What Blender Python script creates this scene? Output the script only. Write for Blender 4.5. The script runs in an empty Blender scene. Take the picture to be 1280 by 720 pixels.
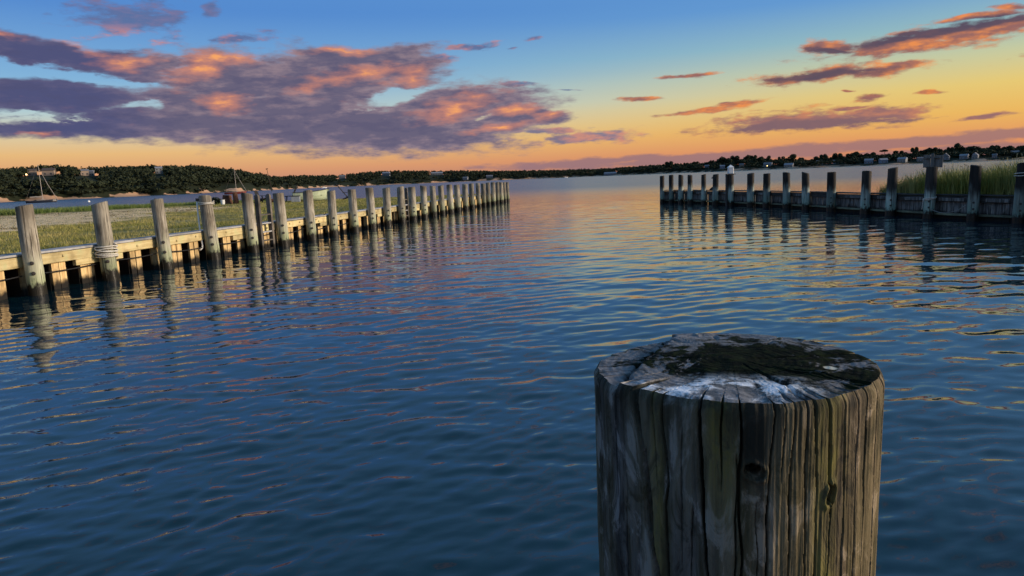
import bpy, math, random
import numpy as np
from mathutils import Matrix, Vector
random.seed(7)
RNG = np.random.default_rng(11)
R_ = math.radians
sc = bpy.context.scene
COL = sc.collection

# ------------------------------------------------------------------ camera
cam_d = bpy.data.cameras.new('camera')
cam_d.sensor_width = 36.0
cam_d.lens = 36.0 * 890.0 / 1280.0
cam_d.clip_start = 0.05
cam_d.clip_end = 20000
cam = bpy.data.objects.new('camera', cam_d)
COL.objects.link(cam)
PITCH, ROLL = R_(8.7125), R_(2.3192)
fwd = Vector((0, math.cos(PITCH), -math.sin(PITCH)))
r0 = Vector((1, 0, 0)); u0 = r0.cross(fwd)
rgt = math.cos(ROLL) * r0 - math.sin(ROLL) * u0
upv = math.sin(ROLL) * r0 + math.cos(ROLL) * u0
M = Matrix((rgt, upv, -fwd)).transposed().to_4x4()
M.translation = Vector((0, 0, 1.7))
cam.matrix_world = M
cam_d.dof.use_dof = False
sc.camera = cam

# ------------------------------------------------------------------ node helper
def lin(c):
    return tuple(((v / 255.0) / 12.92 if v / 255.0 <= 0.04045 else ((v / 255.0 + 0.055) / 1.055) ** 2.4) for v in c)

class G:
    """small wrapper for building node trees"""
    def __init__(s, nt):
        s.nt = nt
        for n in list(nt.nodes):
            nt.nodes.remove(n)
    def node(s, t, **kw):
        n = s.nt.nodes.new(t)
        for k, v in kw.items():
            setattr(n, k, v)
        return n
    def put(s, sock, v):
        if v is None:
            return
        if isinstance(v, bpy.types.NodeSocket):
            s.nt.links.new(v, sock)
        else:
            if hasattr(sock, 'default_value'):
                try:
                    sock.default_value = v
                except (TypeError, ValueError):
                    if isinstance(v, (int, float)):
                        sock.default_value = (v, v, v, 1.0)[:len(sock.default_value)]
                    else:
                        sock.default_value = tuple(v) + (1.0,)
    def m(s, op, a, b=None, c=None, clamp=False):
        n = s.node('ShaderNodeMath', operation=op, use_clamp=clamp)
        s.put(n.inputs[0], a); s.put(n.inputs[1], b)
        if c is not None:
            s.put(n.inputs[2], c)
        return n.outputs[0]
    def add(s, a, b): return s.m('ADD', a, b)
    def sub(s, a, b): return s.m('SUBTRACT', a, b)
    def mul(s, a, b): return s.m('MULTIPLY', a, b)
    def mad(s, a, b, c): return s.m('MULTIPLY_ADD', a, b, c)
    def mx(s, a, b): return s.m('MAXIMUM', a, b)
    def vec(s, x, y, z):
        n = s.node('ShaderNodeCombineXYZ')
        s.put(n.inputs[0], x); s.put(n.inputs[1], y); s.put(n.inputs[2], z)
        return n.outputs[0]
    def xyz(s, v):
        n = s.node('ShaderNodeSeparateXYZ'); s.put(n.inputs[0], v)
        return n.outputs
    def vm(s, op, a, b):
        n = s.node('ShaderNodeVectorMath', operation=op)
        s.put(n.inputs[0], a); s.put(n.inputs[1], b)
        return n.outputs[0]
    def ss(s, x, lo, hi, a=0.0, b=1.0):
        n = s.node('ShaderNodeMapRange', interpolation_type='SMOOTHSTEP')
        s.put(n.inputs[0], x); s.put(n.inputs[1], lo); s.put(n.inputs[2], hi); s.put(n.inputs[3], a); s.put(n.inputs[4], b)
        return n.outputs[0]
    def lr(s, x, lo, hi, a=0.0, b=1.0):
        n = s.node('ShaderNodeMapRange')
        n.clamp = True
        s.put(n.inputs[0], x); s.put(n.inputs[1], lo); s.put(n.inputs[2], hi); s.put(n.inputs[3], a); s.put(n.inputs[4], b)
        return n.outputs[0]
    def noise(s, v, scale=1.0, detail=4.0, rough=0.5, dist=0.0, color=False):
        n = s.node('ShaderNodeTexNoise')
        s.put(n.inputs['Vector'], v); s.put(n.inputs['Scale'], scale); s.put(n.inputs['Detail'], detail)
        s.put(n.inputs['Roughness'], rough); s.put(n.inputs['Distortion'], dist)
        return n.outputs[1 if color else 0]
    def ramp(s, f, stops):
        n = s.node('ShaderNodeValToRGB')
        e = n.color_ramp.elements
        while len(e) < len(stops):
            e.new(0.5)
        for el, (p, c) in zip(e, stops):
            el.position = p
            el.color = tuple(c) + (1.0,)
        s.put(n.inputs[0], f)
        return n.outputs[0]
    def mix(s, f, a, b, mode='MIX'):
        n = s.node('ShaderNodeMix', data_type='RGBA', blend_type=mode)
        s.put(n.inputs[0], f); s.put(n.inputs[6], a); s.put(n.inputs[7], b)
        return n.outputs[2]
    def obj(s):
        return s.node('ShaderNodeTexCoord').outputs['Object']
    def pos(s):
        return s.node('ShaderNodeNewGeometry').outputs['Position']
    def rnd(s):
        return s.node('ShaderNodeObjectInfo').outputs['Random']
    def isl(s):
        return s.node('ShaderNodeNewGeometry').outputs['Random Per Island']
    def bump(s, h, dist=1.0, strength=1.0, normal=None):
        n = s.node('ShaderNodeBump')
        s.put(n.inputs['Strength'], strength); s.put(n.inputs['Distance'], dist); s.put(n.inputs['Height'], h)
        if normal is not None:
            s.put(n.inputs['Normal'], normal)
        return n.outputs[0]
    def bsdf(s, col, rough=0.8, normal=None, spec=0.3, **kw):
        n = s.node('ShaderNodeBsdfPrincipled')
        s.put(n.inputs['Base Color'], col); s.put(n.inputs['Roughness'], rough)
        s.put(n.inputs['Specular IOR Level'], spec)
        if normal is not None:
            s.put(n.inputs['Normal'], normal)
        for k, v in kw.items():
            s.put(n.inputs[k.replace('_', ' ')], v)
        o = s.node('ShaderNodeOutputMaterial')
        s.nt.links.new(n.outputs[0], o.inputs[0])
        return n

def mat(name):
    m = bpy.data.materials.new(name)
    m.use_nodes = True
    return m, G(m.node_tree)

# ------------------------------------------------------------------ sky: dusk gradient, cloud layer
SUN_AZ, SUN_EL = R_(94), R_(13.0)
CL_BODY = [(-0.5546,0.1163,0.1054,0.0220,0.005),(-0.3954,0.0859,0.1573,0.0238,-0.008),(-0.5429,0.0814,0.0879,0.0106,0.003),(-0.3454,0.1142,0.1532,0.0359,-0.002),(-0.2595,0.1359,0.1517,0.0369,0.063),(-0.2172,0.0844,0.2357,0.0395,-0.057),(-0.1225,0.0671,0.1398,0.0245,-0.014),(-0.0666,0.0950,0.1193,0.0291,0.018),(-0.0015,0.0842,0.0657,0.0180,-0.039),(0.0642,0.0803,0.0349,0.0090,0.057),(-0.3727,0.1470,0.0502,0.0272,0.274),(-0.2008,0.1655,0.1140,0.0143,0.044),(-0.1284,0.1465,0.0479,0.0245,-0.020),(-0.5643,0.1638,0.0818,0.0142,-0.144),(-0.4977,0.1565,0.0659,0.0118,-0.017),(-0.4535,0.1508,0.0418,0.0162,0.030),(-0.7036,0.1024,0.0958,0.0257,0.100),(-0.7396,0.1469,0.0686,0.0166,-0.058)]
CL_WISP = [(-0.4585,0.2064,0.0761,0.0272,-0.034),(-0.3385,0.1876,0.0446,0.0085,0.160),(-0.3680,0.2217,0.0237,0.0084,0.645),(-0.0538,0.1741,0.0237,0.0045,0.069),(-0.0301,0.1744,0.0259,0.0056,0.212),(0.0132,0.1738,0.0173,0.0034,0.123),(0.0395,0.1847,0.0193,0.0045,0.085),(0.0112,0.1268,0.0305,0.0045,-0.007),(0.1125,0.0526,0.0716,0.0100,0.023),(0.0417,0.0632,0.0767,0.0056,-0.008),(-0.0900,0.1619,0.0430,0.0090,0.058),(-0.0467,0.0548,0.0986,0.0045,-0.003),(0.0816,0.1153,0.0195,0.0022,-0.048)]
CL_RIGHT = [(0.4897,0.1398,0.0997,0.0139,0.054),(0.5774,0.1436,0.0819,0.0141,0.062),(0.4243,0.1425,0.0410,0.0102,-0.140),(0.4296,0.1129,0.1001,0.0123,0.017),(0.4948,0.1175,0.0354,0.0059,-0.050),(0.5690,0.1592,0.0604,0.0047,0.012),(0.6058,0.1662,0.0290,0.0046,-0.060),(0.3848,0.0573,0.1316,0.0156,0.008),(0.4754,0.0616,0.0650,0.0090,0.001),(0.4402,0.0555,0.0990,0.0061,-0.032),(0.2664,0.0790,0.0629,0.0043,0.061),(0.2459,0.1241,0.0429,0.0033,0.015),(0.3117,0.0852,0.0336,0.0043,0.038),(0.1832,0.0985,0.0296,0.0033,-0.024),(0.4704,0.0809,0.0292,0.0040,0.087),(0.5318,0.0810,0.0163,0.0029,-0.054),(0.5861,0.0492,0.0341,0.0037,0.064),(0.4398,0.0700,0.0268,0.0025,0.037),(0.4375,0.0894,0.0090,0.0020,-0.084),(0.6976,0.1087,0.0760,0.0138,-0.009),(0.7328,0.0489,0.0852,0.0117,-0.028)]
CL_DARK = [(0.4979,0.1452,0.0903,0.0069,0.069),(0.5656,0.1521,0.0719,0.0076,0.037),(0.4199,0.1393,0.0368,0.0051,-0.173),(0.4115,0.1127,0.0818,0.0072,0.019),(0.3849,0.0533,0.1130,0.0083,0.010),(0.3268,0.0528,0.0592,0.0053,-0.024),(0.4670,0.0517,0.0790,0.0030,-0.032)]
CL_BANK = [(0.5359,0.0244,0.2282,0.0087,0.030),(0.3950,0.0207,0.2332,0.0104,0.023),(0.1172,0.0179,0.2047,0.0078,0.010),(0.5607,0.0100,0.2385,0.0114,0.028),(0.2869,0.0168,0.2984,0.0097,0.025),(0.8204,0.0035,0.1755,0.0107,-0.061)]
CL_GAP = [(-0.4517,0.1099,0.0178,0.0051,0.102),(-0.2007,0.0954,0.0336,0.0039,0.031),(-0.5878,0.0944,0.0122,0.0028,0.116),(-0.5699,0.0858,0.0156,0.0043,0.108),(-0.5407,0.0869,0.0104,0.0029,0.006),(-0.3339,0.1132,0.0156,0.0023,0.086),(-0.1648,0.1112,0.0321,0.0067,0.181),(-0.5041,0.1365,0.0406,0.0049,-0.125),(-0.5818,0.1441,0.0444,0.0094,-0.053),(-0.0235,0.0829,0.0153,0.0028,0.098)]
CL_LIT = [(-0.3957,0.1485,0.0326,0.0156,0.363),(-0.3644,0.1643,0.0522,0.0084,0.108),(-0.4580,0.1571,0.0401,0.0101,0.070),(-0.5282,0.1735,0.0422,0.0068,-0.241),(-0.5885,0.1791,0.0210,0.0065,-0.345),(-0.2553,0.1248,0.0246,0.0109,0.129),(-0.1917,0.1474,0.0733,0.0121,0.073),(-0.1288,0.1403,0.0364,0.0178,0.112),(-0.0664,0.0981,0.0632,0.0168,0.169),(0.0098,0.0922,0.0372,0.0079,0.044),(0.0643,0.0856,0.0349,0.0067,0.023),(-0.3603,0.1083,0.0324,0.0147,-0.001),(-0.5689,0.0741,0.0201,0.0038,0.000),(-0.3677,0.2253,0.0255,0.0063,0.523),(-0.2104,0.1755,0.0621,0.0066,0.064),(-0.0131,0.0697,0.0549,0.0067,0.097)]

world = bpy.data.worlds.new('World')
sc.world = world
world.use_nodes = True
g = G(world.node_tree)
d = g.node('ShaderNodeTexCoord').outputs['Generated']
dx, dy, dz = g.xyz(d)
U = g.m('ARCTAN2', dx, dy)
V = g.m('ARCSINE', dz)
# gradient, seen towards and away from the after-glow
el = g.lr(V, 0.0, 1.5708)
D90 = lambda a: a / 90.0
east = g.ramp(el, [(0.0, lin((178, 122, 112))), (D90(1.4), lin((212, 148, 108))), (D90(2.8), lin((226, 178, 116))), (D90(4.0), lin((214, 194, 154))),
                   (D90(5.6), lin((172, 198, 204))), (D90(7.8), lin((122, 172, 212))), (D90(12.5), lin((76, 132, 202))), (D90(24), lin((98, 152, 206))), (D90(45), lin((92, 146, 194))), (1.0, lin((58, 104, 152)))])
west = g.ramp(el, [(0.0, lin((196, 118, 92))), (D90(1.5), lin((222, 142, 88))), (D90(3.2), lin((230, 176, 82))), (D90(5.0), lin((226, 194, 102))),
                   (D90(6.9), lin((194, 196, 150))), (D90(8.8), lin((142, 180, 184))), (D90(11.5), lin((92, 148, 204))), (D90(24), lin((100, 154, 206))), (D90(45), lin((92, 146, 194))), (1.0, lin((58, 104, 152)))])
tw = g.ss(g.m('COSINE', g.sub(U, SUN_AZ)), -0.46, 0.60)
skyc = g.mix(tw, east, west)
nish = g.node('ShaderNodeTexSky', sky_type='NISHITA')
nish.sun_disc = False
nish.sun_elevation = SUN_EL
nish.sun_rotation = SUN_AZ
skyc = g.mix(0.010, skyc, nish.outputs[0])
# warped sky coordinates
w1 = g.noise(g.vec(g.mul(U, 11.0), g.mul(V, 30.0), 3.1), 1.0, 4.0, 0.6)
w2 = g.noise(g.vec(g.mul(U, 11.0), g.mul(V, 30.0), 13.7), 1.0, 4.0, 0.6)
Uw = g.mad(g.sub(w1, 0.5), 0.070, U)
Vw = g.mad(g.sub(w2, 0.5), 0.030, V)
fine = g.noise(g.vec(g.mul(U, 24.0), g.mul(V, 84.0), 8.7), 1.0, 7.0, 0.62)
def quad(Us, Vs):
    return g.vec(g.mul(Us, Us), g.mul(Us, Vs), g.mul(Vs, Vs)), g.vec(Us, Vs, 1.0)
def dot(a, b):
    n = g.node('ShaderNodeVectorMath', operation='DOT_PRODUCT')
    g.put(n.inputs[0], a); n.inputs[1].default_value = b
    return n.outputs['Value']
def field(lst, Q, floor=-1.0):
    """1 at the heart of each cloud ellipse, 0 on its outline (each ellipse as one quadratic form)"""
    out = None
    for (cu, cv, ru, rv, a) in lst:
        ca, sa = math.cos(a), math.sin(a)
        p1, p2, p3 = ca / ru, sa / ru, -(ca * cu + sa * cv) / ru
        q1, q2, q3 = -sa / rv, ca / rv, (sa * cu - ca * cv) / rv
        r2 = g.add(dot(Q[0], (p1 * p1 + q1 * q1, 2 * (p1 * p2 + q1 * q2), p2 * p2 + q2 * q2)),
                   dot(Q[1], (2 * (p1 * p3 + q1 * q3), 2 * (p2 * p3 + q2 * q3), p3 * p3 + q3 * q3)))
        out = r2 if out is None else g.m('MINIMUM', out, r2)
    return g.mx(g.sub(1.0, g.m('SQRT', g.mx(out, 0.0))), floor)
Um = g.mad(g.sub(w1, 0.5), 0.05, U); Vm = g.mad(g.sub(w2, 0.5), 0.013, V)
fn = g.sub(fine, 0.5)
rel0 = g.noise(g.vec(g.mul(U, 17.0), g.mul(V, 52.0), 5.2), 1.0, 4.0, 0.6)
QW = quad(Uw, Vw); QM = quad(Um, Vm)
body = field(CL_BODY, QW)
wisp = field(CL_WISP, QM)
rightc = field(CL_RIGHT, QM)
darkc = field(CL_DARK, QM)
bank = field(CL_BANK, QM)
QG = quad(g.mad(g.sub(rel0, 0.5), 0.11, g.mad(fn, 0.05, U)), g.mad(g.sub(w2, 0.5), 0.03, g.mad(fn, 0.024, V)))
gap = field(CL_GAP, QG)
litf = field(CL_LIT, QW)
# scattered broken cloud everywhere else (overhead, behind the viewer)
big = g.noise(g.vec(g.mul(U, 3.0), g.mul(V, 9.0), 1.7), 1.0, 5.0, 0.55)
away = g.mx(g.ss(g.m('ABSOLUTE', U), 0.72, 0.95), g.ss(V, 0.26, 0.38))
gen = g.mul(g.mul(g.sub(g.mad(fn, 0.25, big), 0.535), 4.0), away)
gen = g.sub(gen, g.mul(g.sub(1.0, away), 0.8))
gen = g.sub(gen, g.ss(V, 0.8, 1.3, 0.0, 0.4))
fb = g.mad(fn, 2.3, g.mad(body, 1.7, 0.42))
fb = g.sub(fb, g.mul(g.ss(gap, -0.9, 0.6), 0.95))
fw = g.mad(fn, 3.6, g.mad(wisp, 1.2, -0.04))
fr = g.mad(fn, 3.4, g.mad(rightc, 1.3, 0.05))
fk = g.mad(fn, 1.6, g.mad(bank, 1.1, 0.0))
ab = g.ss(fb, -0.22, 0.80)
aw = g.ss(fw, -0.1, 0.8, 0.0, 0.85)
ar = g.ss(fr, -0.15, 0.75, 0.0, 0.97)
ak = g.ss(fk, 0.0, 0.6, 0.0, 0.85)
ag = g.ss(gen, 0.0, 0.6, 0.0, 0.75)
# light on the clouds: slope of the cloud relief towards the glow
side = g.ss(U, 0.05, 0.25, 0.0045, -0.0040)
rel1 = g.noise(g.vec(g.mul(g.add(U, 0.010), 17.0), g.mul(g.add(V, side), 52.0), 5.2), 1.0, 4.0, 0.6)
gl = g.sub(rel0, rel1)
lb = g.ss(g.add(g.mul(gl, 2.2), g.mad(fn, 0.9, g.mul(g.mx(litf, -0.55), 1.0))), -0.30, 1.15, 0.0, 0.95)
hot = g.ss(g.add(g.mul(gl, 2.6), g.mad(fn, 1.0, g.mul(litf, 1.1))), 0.66, 1.45)
thick = g.ss(g.mad(fn, 2.6, fb), 0.3, 1.7)
shade_b = g.mix(thick, lin((144, 126, 138)), lin((104, 98, 122)))
shade_b = g.mix(g.ss(U, -0.40, -0.52, 0.0, 0.75), shade_b, lin((70, 78, 122)))
shade_b = g.mix(g.ss(gl, 0.02, -0.12, 0.0, 0.35), shade_b, lin((80, 80, 112)))
colb = g.mix(lb, shade_b, lin((210, 138, 116)))
colb = g.mix(hot, colb, lin((248, 168, 104)))
lrt = g.ss(g.add(g.mul(gl, 2.6), g.mul(fn, 1.2)), -0.25, 0.5)
colr = g.mix(lrt, lin((150, 100, 96)), lin((236, 142, 78)))
colr = g.mix(g.ss(g.mad(fn, 1.6, darkc), -0.15, 0.55, 0.0, 0.92), colr, lin((80, 70, 92)))
colr = g.mix(g.ss(V, 0.085, 0.06, 0.0, 0.55), colr, lin((146, 112, 118)))
colw = g.mix(g.ss(g.mad(fn, 1.4, g.mul(gl, 2.0)), -0.2, 0.45), lin((92, 104, 146)), lin((212, 136, 122)))
colw = g.mix(g.ss(V, 0.185, 0.20, 0.0, 0.8), colw, lin((92, 108, 152)))
colk = g.mix(tw, lin((140, 114, 130)), lin((156, 116, 116)))
c = g.mix(ag, skyc, g.mix(g.ss(gl, -0.10, 0.16), lin((116, 122, 150)), lin((206, 168, 162))))
c = g.mix(ak, c, colk)
c = g.mix(aw, c, colw)
c = g.mix(ab, c, colb)
c = g.mix(ar, c, colr)
bg = g.node('ShaderNodeBackground')
g.put(bg.inputs[0], c)
bg.inputs[1].default_value = 1.0
wo = g.node('ShaderNodeOutputWorld')
g.nt.links.new(bg.outputs[0], wo.inputs[0])
world.cycles.sampling_method = 'MANUAL'
world.cycles.sample_map_resolution = 512

# ------------------------------------------------------------------ low after-glow sun, out of frame beyond the marsh
sun_d = bpy.data.lights.new('sun', 'SUN')
sun_d.energy = 5.0
sun_d.angle = R_(14)
sun_d.color = (1.0, 0.82, 0.62)
sun = bpy.data.objects.new('sun', sun_d)
COL.objects.link(sun)
sd = Vector((math.sin(SUN_AZ) * math.cos(SUN_EL), math.cos(SUN_AZ) * math.cos(SUN_EL), math.sin(SUN_EL)))
sun.rotation_euler = sd.to_track_quat('Z', 'Y').to_euler()

sc.view_settings.view_transform = 'Standard'
sc.view_settings.look = 'None'
sc.view_settings.exposure = 0.0
sc.view_settings.gamma = 1.0
sc.view_settings.use_curve_mapping = False
sc.render.engine = 'CYCLES'
sc.cycles.max_bounces = 4
sc.cycles.diffuse_bounces = 2
sc.cycles.glossy_bounces = 3
sc.cycles.use_denoising = True

# ------------------------------------------------------------------ mesh helpers
def mesh_from(name, verts, faces, smooth=False):
    me = bpy.data.meshes.new(name)
    verts = np.asarray(verts, dtype=np.float32)
    if isinstance(faces, np.ndarray):
        nf, k = faces.shape
        me.vertices.add(len(verts)); me.vertices.foreach_set('co', verts.ravel())
        me.loops.add(nf * k); me.loops.foreach_set('vertex_index', faces.astype(np.int32).ravel())
        me.polygons.add(nf)
        me.polygons.foreach_set('loop_start', np.arange(0, nf * k, k, dtype=np.int32))
        me.update(calc_edges=True)
    else:
        me.from_pydata(verts.tolist(), [], faces)
        me.update()
    if smooth:
        me.polygons.foreach_set('use_smooth', np.ones(len(me.polygons), dtype=bool))
    return me

def link(name, me, material=None, parent=None, loc=None):
    o = bpy.data.objects.new(name, me)
    COL.objects.link(o)
    if material is not None and me is not None and not me.materials:
        me.materials.append(material)
    if parent is not None:
        o.parent = parent
    if loc is not None:
        o.location = loc
    return o

def tag(o, label=None, cat=None, group=None, kind=None):
    if label: o['label'] = label
    if cat: o['category'] = cat
    if group: o['group'] = group
    if kind: o['kind'] = kind
    return o

def thing(name, label, cat, loc=(0, 0, 0), rz=0.0, group=None):
    o = bpy.data.objects.new(name, None)
    o.empty_display_size = 0.2
    COL.objects.link(o)
    o.location = loc
    o.rotation_euler = (0, 0, rz)
    return tag(o, label, cat, group)

class MB:
    def __init__(s):
        s.v = []; s.f = []
    def box(s, c, size, ax=None, jit=0.0):
        """box by centre, full size and (optional) three axes"""
        ax = ax or (Vector((1, 0, 0)), Vector((0, 1, 0)), Vector((0, 0, 1)))
        c = Vector(c); b = len(s.v)
        for sz in (-1, 1):
            for sy in (-1, 1):
                for sx in (-1, 1):
                    p = c + ax[0] * (sx * size[0] / 2) + ax[1] * (sy * size[1] / 2) + ax[2] * (sz * size[2] / 2)
                    if jit:
                        p = p + Vector((random.uniform(-jit, jit), random.uniform(-jit, jit), random.uniform(-jit, jit)))
                    s.v.append(tuple(p))
        s.f += [tuple(b + i for i in q) for q in ((0, 2, 3, 1), (4, 5, 7, 6), (0, 1, 5, 4), (2, 6, 7, 3), (0, 4, 6, 2), (1, 3, 7, 5))]
        return s
    def bar(s, a, b, w, h, up=(0, 0, 1)):
        a, b = Vector(a), Vector(b)
        t = (b - a); L = t.length; t.normalize()
        up = Vector(up)
        side = t.cross(up)
        if side.length < 1e-4:
            side = t.cross(Vector((1, 0, 0)))
        side.normalize(); u = side.cross(t)
        return s.box((a + b) / 2, (L, w, h), (t, side, u))
    def tube(s, pts, rad, n=8, caps=True):
        pts = [Vector(p) for p in pts]
        rr = rad if isinstance(rad, (list, tuple)) else [rad] * len(pts)
        b = len(s.v); prev = None
        for i, p in enumerate(pts):
            t = (pts[min(i + 1, len(pts) - 1)] - pts[max(i - 1, 0)]).normalized()
            if prev is None:
                a = t.orthogonal().normalized()
            else:
                a = (prev - t * prev.dot(t)).normalized()
            prev = a
            bb = t.cross(a)
            for k in range(n):
                an = 2 * math.pi * k / n
                s.v.append(tuple(p + (a * math.cos(an) + bb * math.sin(an)) * rr[i]))
        for i in range(len(pts) - 1):
            for k in range(n):
                k2 = (k + 1) % n
                s.f.append((b + i * n + k, b + i * n + k2, b + (i + 1) * n + k2, b + (i + 1) * n + k))
        if caps:
            s.f.append(tuple(b + k for k in reversed(range(n))))
            e = b + (len(pts) - 1) * n
            s.f.append(tuple(e + k for k in range(n)))
        return s
    def build(s, name, material, parent=None, loc=None, smooth=False, bevel=0.0):
        me = mesh_from(name, s.v, s.f, smooth)
        o = link(name, me, material, parent, loc)
        if bevel:
            bm = o.modifiers.new('edge', 'BEVEL'); bm.width = bevel; bm.segments = 1; bm.limit_method = 'ANGLE'
        return o

def vnoise(x, y, seed=0):
    """smooth value noise on arrays"""
    xi = np.floor(x).astype(np.int64); yi = np.floor(y).astype(np.int64)
    fx = x - xi; fy = y - yi
    fx = fx * fx * (3 - 2 * fx); fy = fy * fy * (3 - 2 * fy)
    def h(a, b):
        n = (a * 374761393 + b * 668265263 + seed * 1442695041) & 0x7fffffff
        n = ((n ^ (n >> 13)) * 1274126177) & 0x7fffffff
        return ((n ^ (n >> 16)) & 0xffff) / 65535.0
    return (h(xi, yi) * (1 - fx) + h(xi + 1, yi) * fx) * (1 - fy) + (h(xi, yi + 1) * (1 - fx) + h(xi + 1, yi + 1) * fx) * fy

def fbm(x, y, seed=0, oct=4):
    o = 0; a = 0.5; t = 0
    for i in range(oct):
        o = o + a * vnoise(x * 2 ** i + 17.3 * i, y * 2 ** i + 5.1 * i, seed + i); t += a; a *= 0.5
    return o / t

ORD = ['first', 'second', 'third', 'fourth', 'fifth', 'sixth', 'seventh', 'eighth', 'ninth', 'tenth', 'eleventh', 'twelfth', 'thirteenth', 'fourteenth', 'fifteenth',
       'sixteenth', 'seventeenth', 'eighteenth', 'nineteenth', 'twentieth', 'twenty-first', 'twenty-second', 'twenty-third', 'twenty-fourth', 'twenty-fifth',
       'twenty-sixth', 'twenty-seventh', 'twenty-eighth', 'twenty-ninth']

# ------------------------------------------------------------------ materials
def wood_pile_mat(name, up_a, up_b, low, stain_top, green, dark_tops=0.0, blot=0.0):
    """weathered round timber; object z = height above the water"""
    m, q = mat(name)
    o = q.obj(); x, y, z = q.xyz(o); r = q.rnd()
    off = q.mul(r, 37.0)
    grain = q.noise(q.vec(q.mad(x, 26.0, off), q.mul(y, 26.0), q.mul(z, 1.3)), 1.0, 6.0, 0.6)
    blotn = q.noise(q.vec(q.mad(x, 4.0, off), q.mul(y, 4.0), q.mul(z, 2.0)), 1.0, 5.0, 0.6)
    col = q.mix(q.ss(grain, 0.33, 0.68), up_b, up_a)
    col = q.mix(q.ss(blotn, 0.42, 0.7, 0.0, 0.7), col, tuple(v * 1.15 for v in up_a))
    col = q.mix(q.ss(blotn, 0.46, 0.30, 0.0, 0.7), col, tuple(v * 0.55 for v in up_b))
    # sapwood whorls
    wv = q.node('ShaderNodeTexWave', wave_type='BANDS', bands_direction='X')
    q.put(wv.inputs['Vector'], q.vec(q.mad(x, 7.0, off), q.mul(y, 7.0), q.mul(z, 1.6)))
    wv.inputs['Scale'].default_value = 1.2; wv.inputs['Distortion'].default_value = 9.0; wv.inputs['Detail'].default_value = 2.0; wv.inputs['Detail Scale'].default_value = 0.8
    col = q.mix(q.ss(wv.outputs['Fac'], 0.55, 0.95, 0.0, 0.28), col, (0.06, 0.05, 0.04))
    # paler lower reach
    lowf = q.ss(q.mad(q.sub(blotn, 0.5), 0.8, q.mad(q.sub(grain, 0.5), 0.5, z)), stain_top + 0.22, stain_top - 0.22)
    col = q.mix(lowf, col, q.mix(q.ss(grain, 0.35, 0.7), low, tuple(v * 0.62 for v in low)))
    gf = q.mul(q.ss(q.mad(q.sub(blotn, 0.5), 0.5, z), 0.62, 0.2), q.ss(grain, 0.3, 0.6, 0.35, 0.9))
    col = q.mix(gf, col, green)
    if dark_tops:
        tf = q.mul(q.ss(q.mad(q.sub(grain, 0.5), 0.6, z), 1.05, 1.55), q.mul(q.ss(r, 0.25, 0.8), dark_tops))
        col = q.mix(tf, col, (0.07, 0.055, 0.04))
    # tide stain and weed
    tn = q.noise(q.vec(q.mad(x, 16.0, off), q.mul(y, 16.0), q.mul(z, 9.0)), 1.0, 4.0, 0.6)
    wet = q.ss(q.mad(q.sub(tn, 0.5), -0.42, z), 0.285, 0.165)
    col = q.mix(wet, col, (0.012, 0.011, 0.008))
    # checks
    ck = q.noise(q.vec(q.mad(x, 45.0, off), q.mul(y, 45.0), q.mul(z, 0.8)), 1.0, 2.0, 0.5)
    crack = q.ss(ck, 0.40, 0.33)
    col = q.mix(q.mul(crack, 0.75), col, (0.03, 0.025, 0.02))
    col = q.mix(1.0, col, q.mix(q.ss(r, 0.0, 0.8), (0.52, 0.51, 0.49), (1.10, 1.08, 1.04)), 'MULTIPLY')
    h = q.sub(q.mad(grain, 0.5, q.mul(blotn, 0.3)), crack)
    q.bsdf(col, q.mix(wet, (0.85,) * 3, (0.45,) * 3), q.bump(h, 0.012), 0.25)
    return m

def plank_mat(name, a, b, wetz=0.16, rough=0.8, grain_axis=2, green=None, scale=1.0, damp=(0.012, 0.01, 0.008)):
    m, q = mat(name)
    o = q.obj(); p = q.pos(); pz = q.xyz(p)[2]; x, y, z = q.xyz(o); r = q.rnd()
    off = q.mul(r, 53.0)
    s = [30.0 * scale] * 3; s[grain_axis] = 1.5 * scale
    gr = q.noise(q.vec(q.mad(x, s[0], off), q.mul(y, s[1]), q.mul(z, s[2])), 1.0, 6.0, 0.6)
    bl = q.noise(q.vec(q.mad(x, 3.0, off), q.mul(y, 3.0), q.mul(z, 3.0)), 1.0, 4.0, 0.6)
    col = q.mix(q.ss(gr, 0.32, 0.68), b, a)
    col = q.mix(q.ss(bl, 0.45, 0.68, 0.0, 0.62), col, tuple(v * 0.5 for v in b))
    if green:
        col = q.mix(q.ss(bl, 0.5, 0.3, 0.0, 0.55), col, green)
    col = q.mix(1.0, col, q.mix(r, (0.72, 0.72, 0.72), (1.15, 1.12, 1.08)), 'MULTIPLY')
    wet = q.ss(q.mad(q.sub(bl, 0.5), -0.25, pz), wetz + 0.08, wetz - 0.05)
    col = q.mix(wet, col, damp)
    q.bsdf(col, rough, q.bump(q.mad(gr, 0.6, q.mul(bl, 0.4)), 0.008), 0.25)
    return m

def flat_mat(name, c, rough=0.6, spec=0.4, var=0.15, scale=8.0, metallic=0.0):
    m, q = mat(name)
    n = q.noise(q.obj(), scale, 4.0, 0.6)
    col = q.mix(q.ss(n, 0.3, 0.7), tuple(v * (1 - var) for v in c), tuple(min(1, v * (1 + var)) for v in c))
    q.bsdf(col, rough, q.bump(n, 0.004), spec, Metallic=metallic)
    return m

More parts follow.
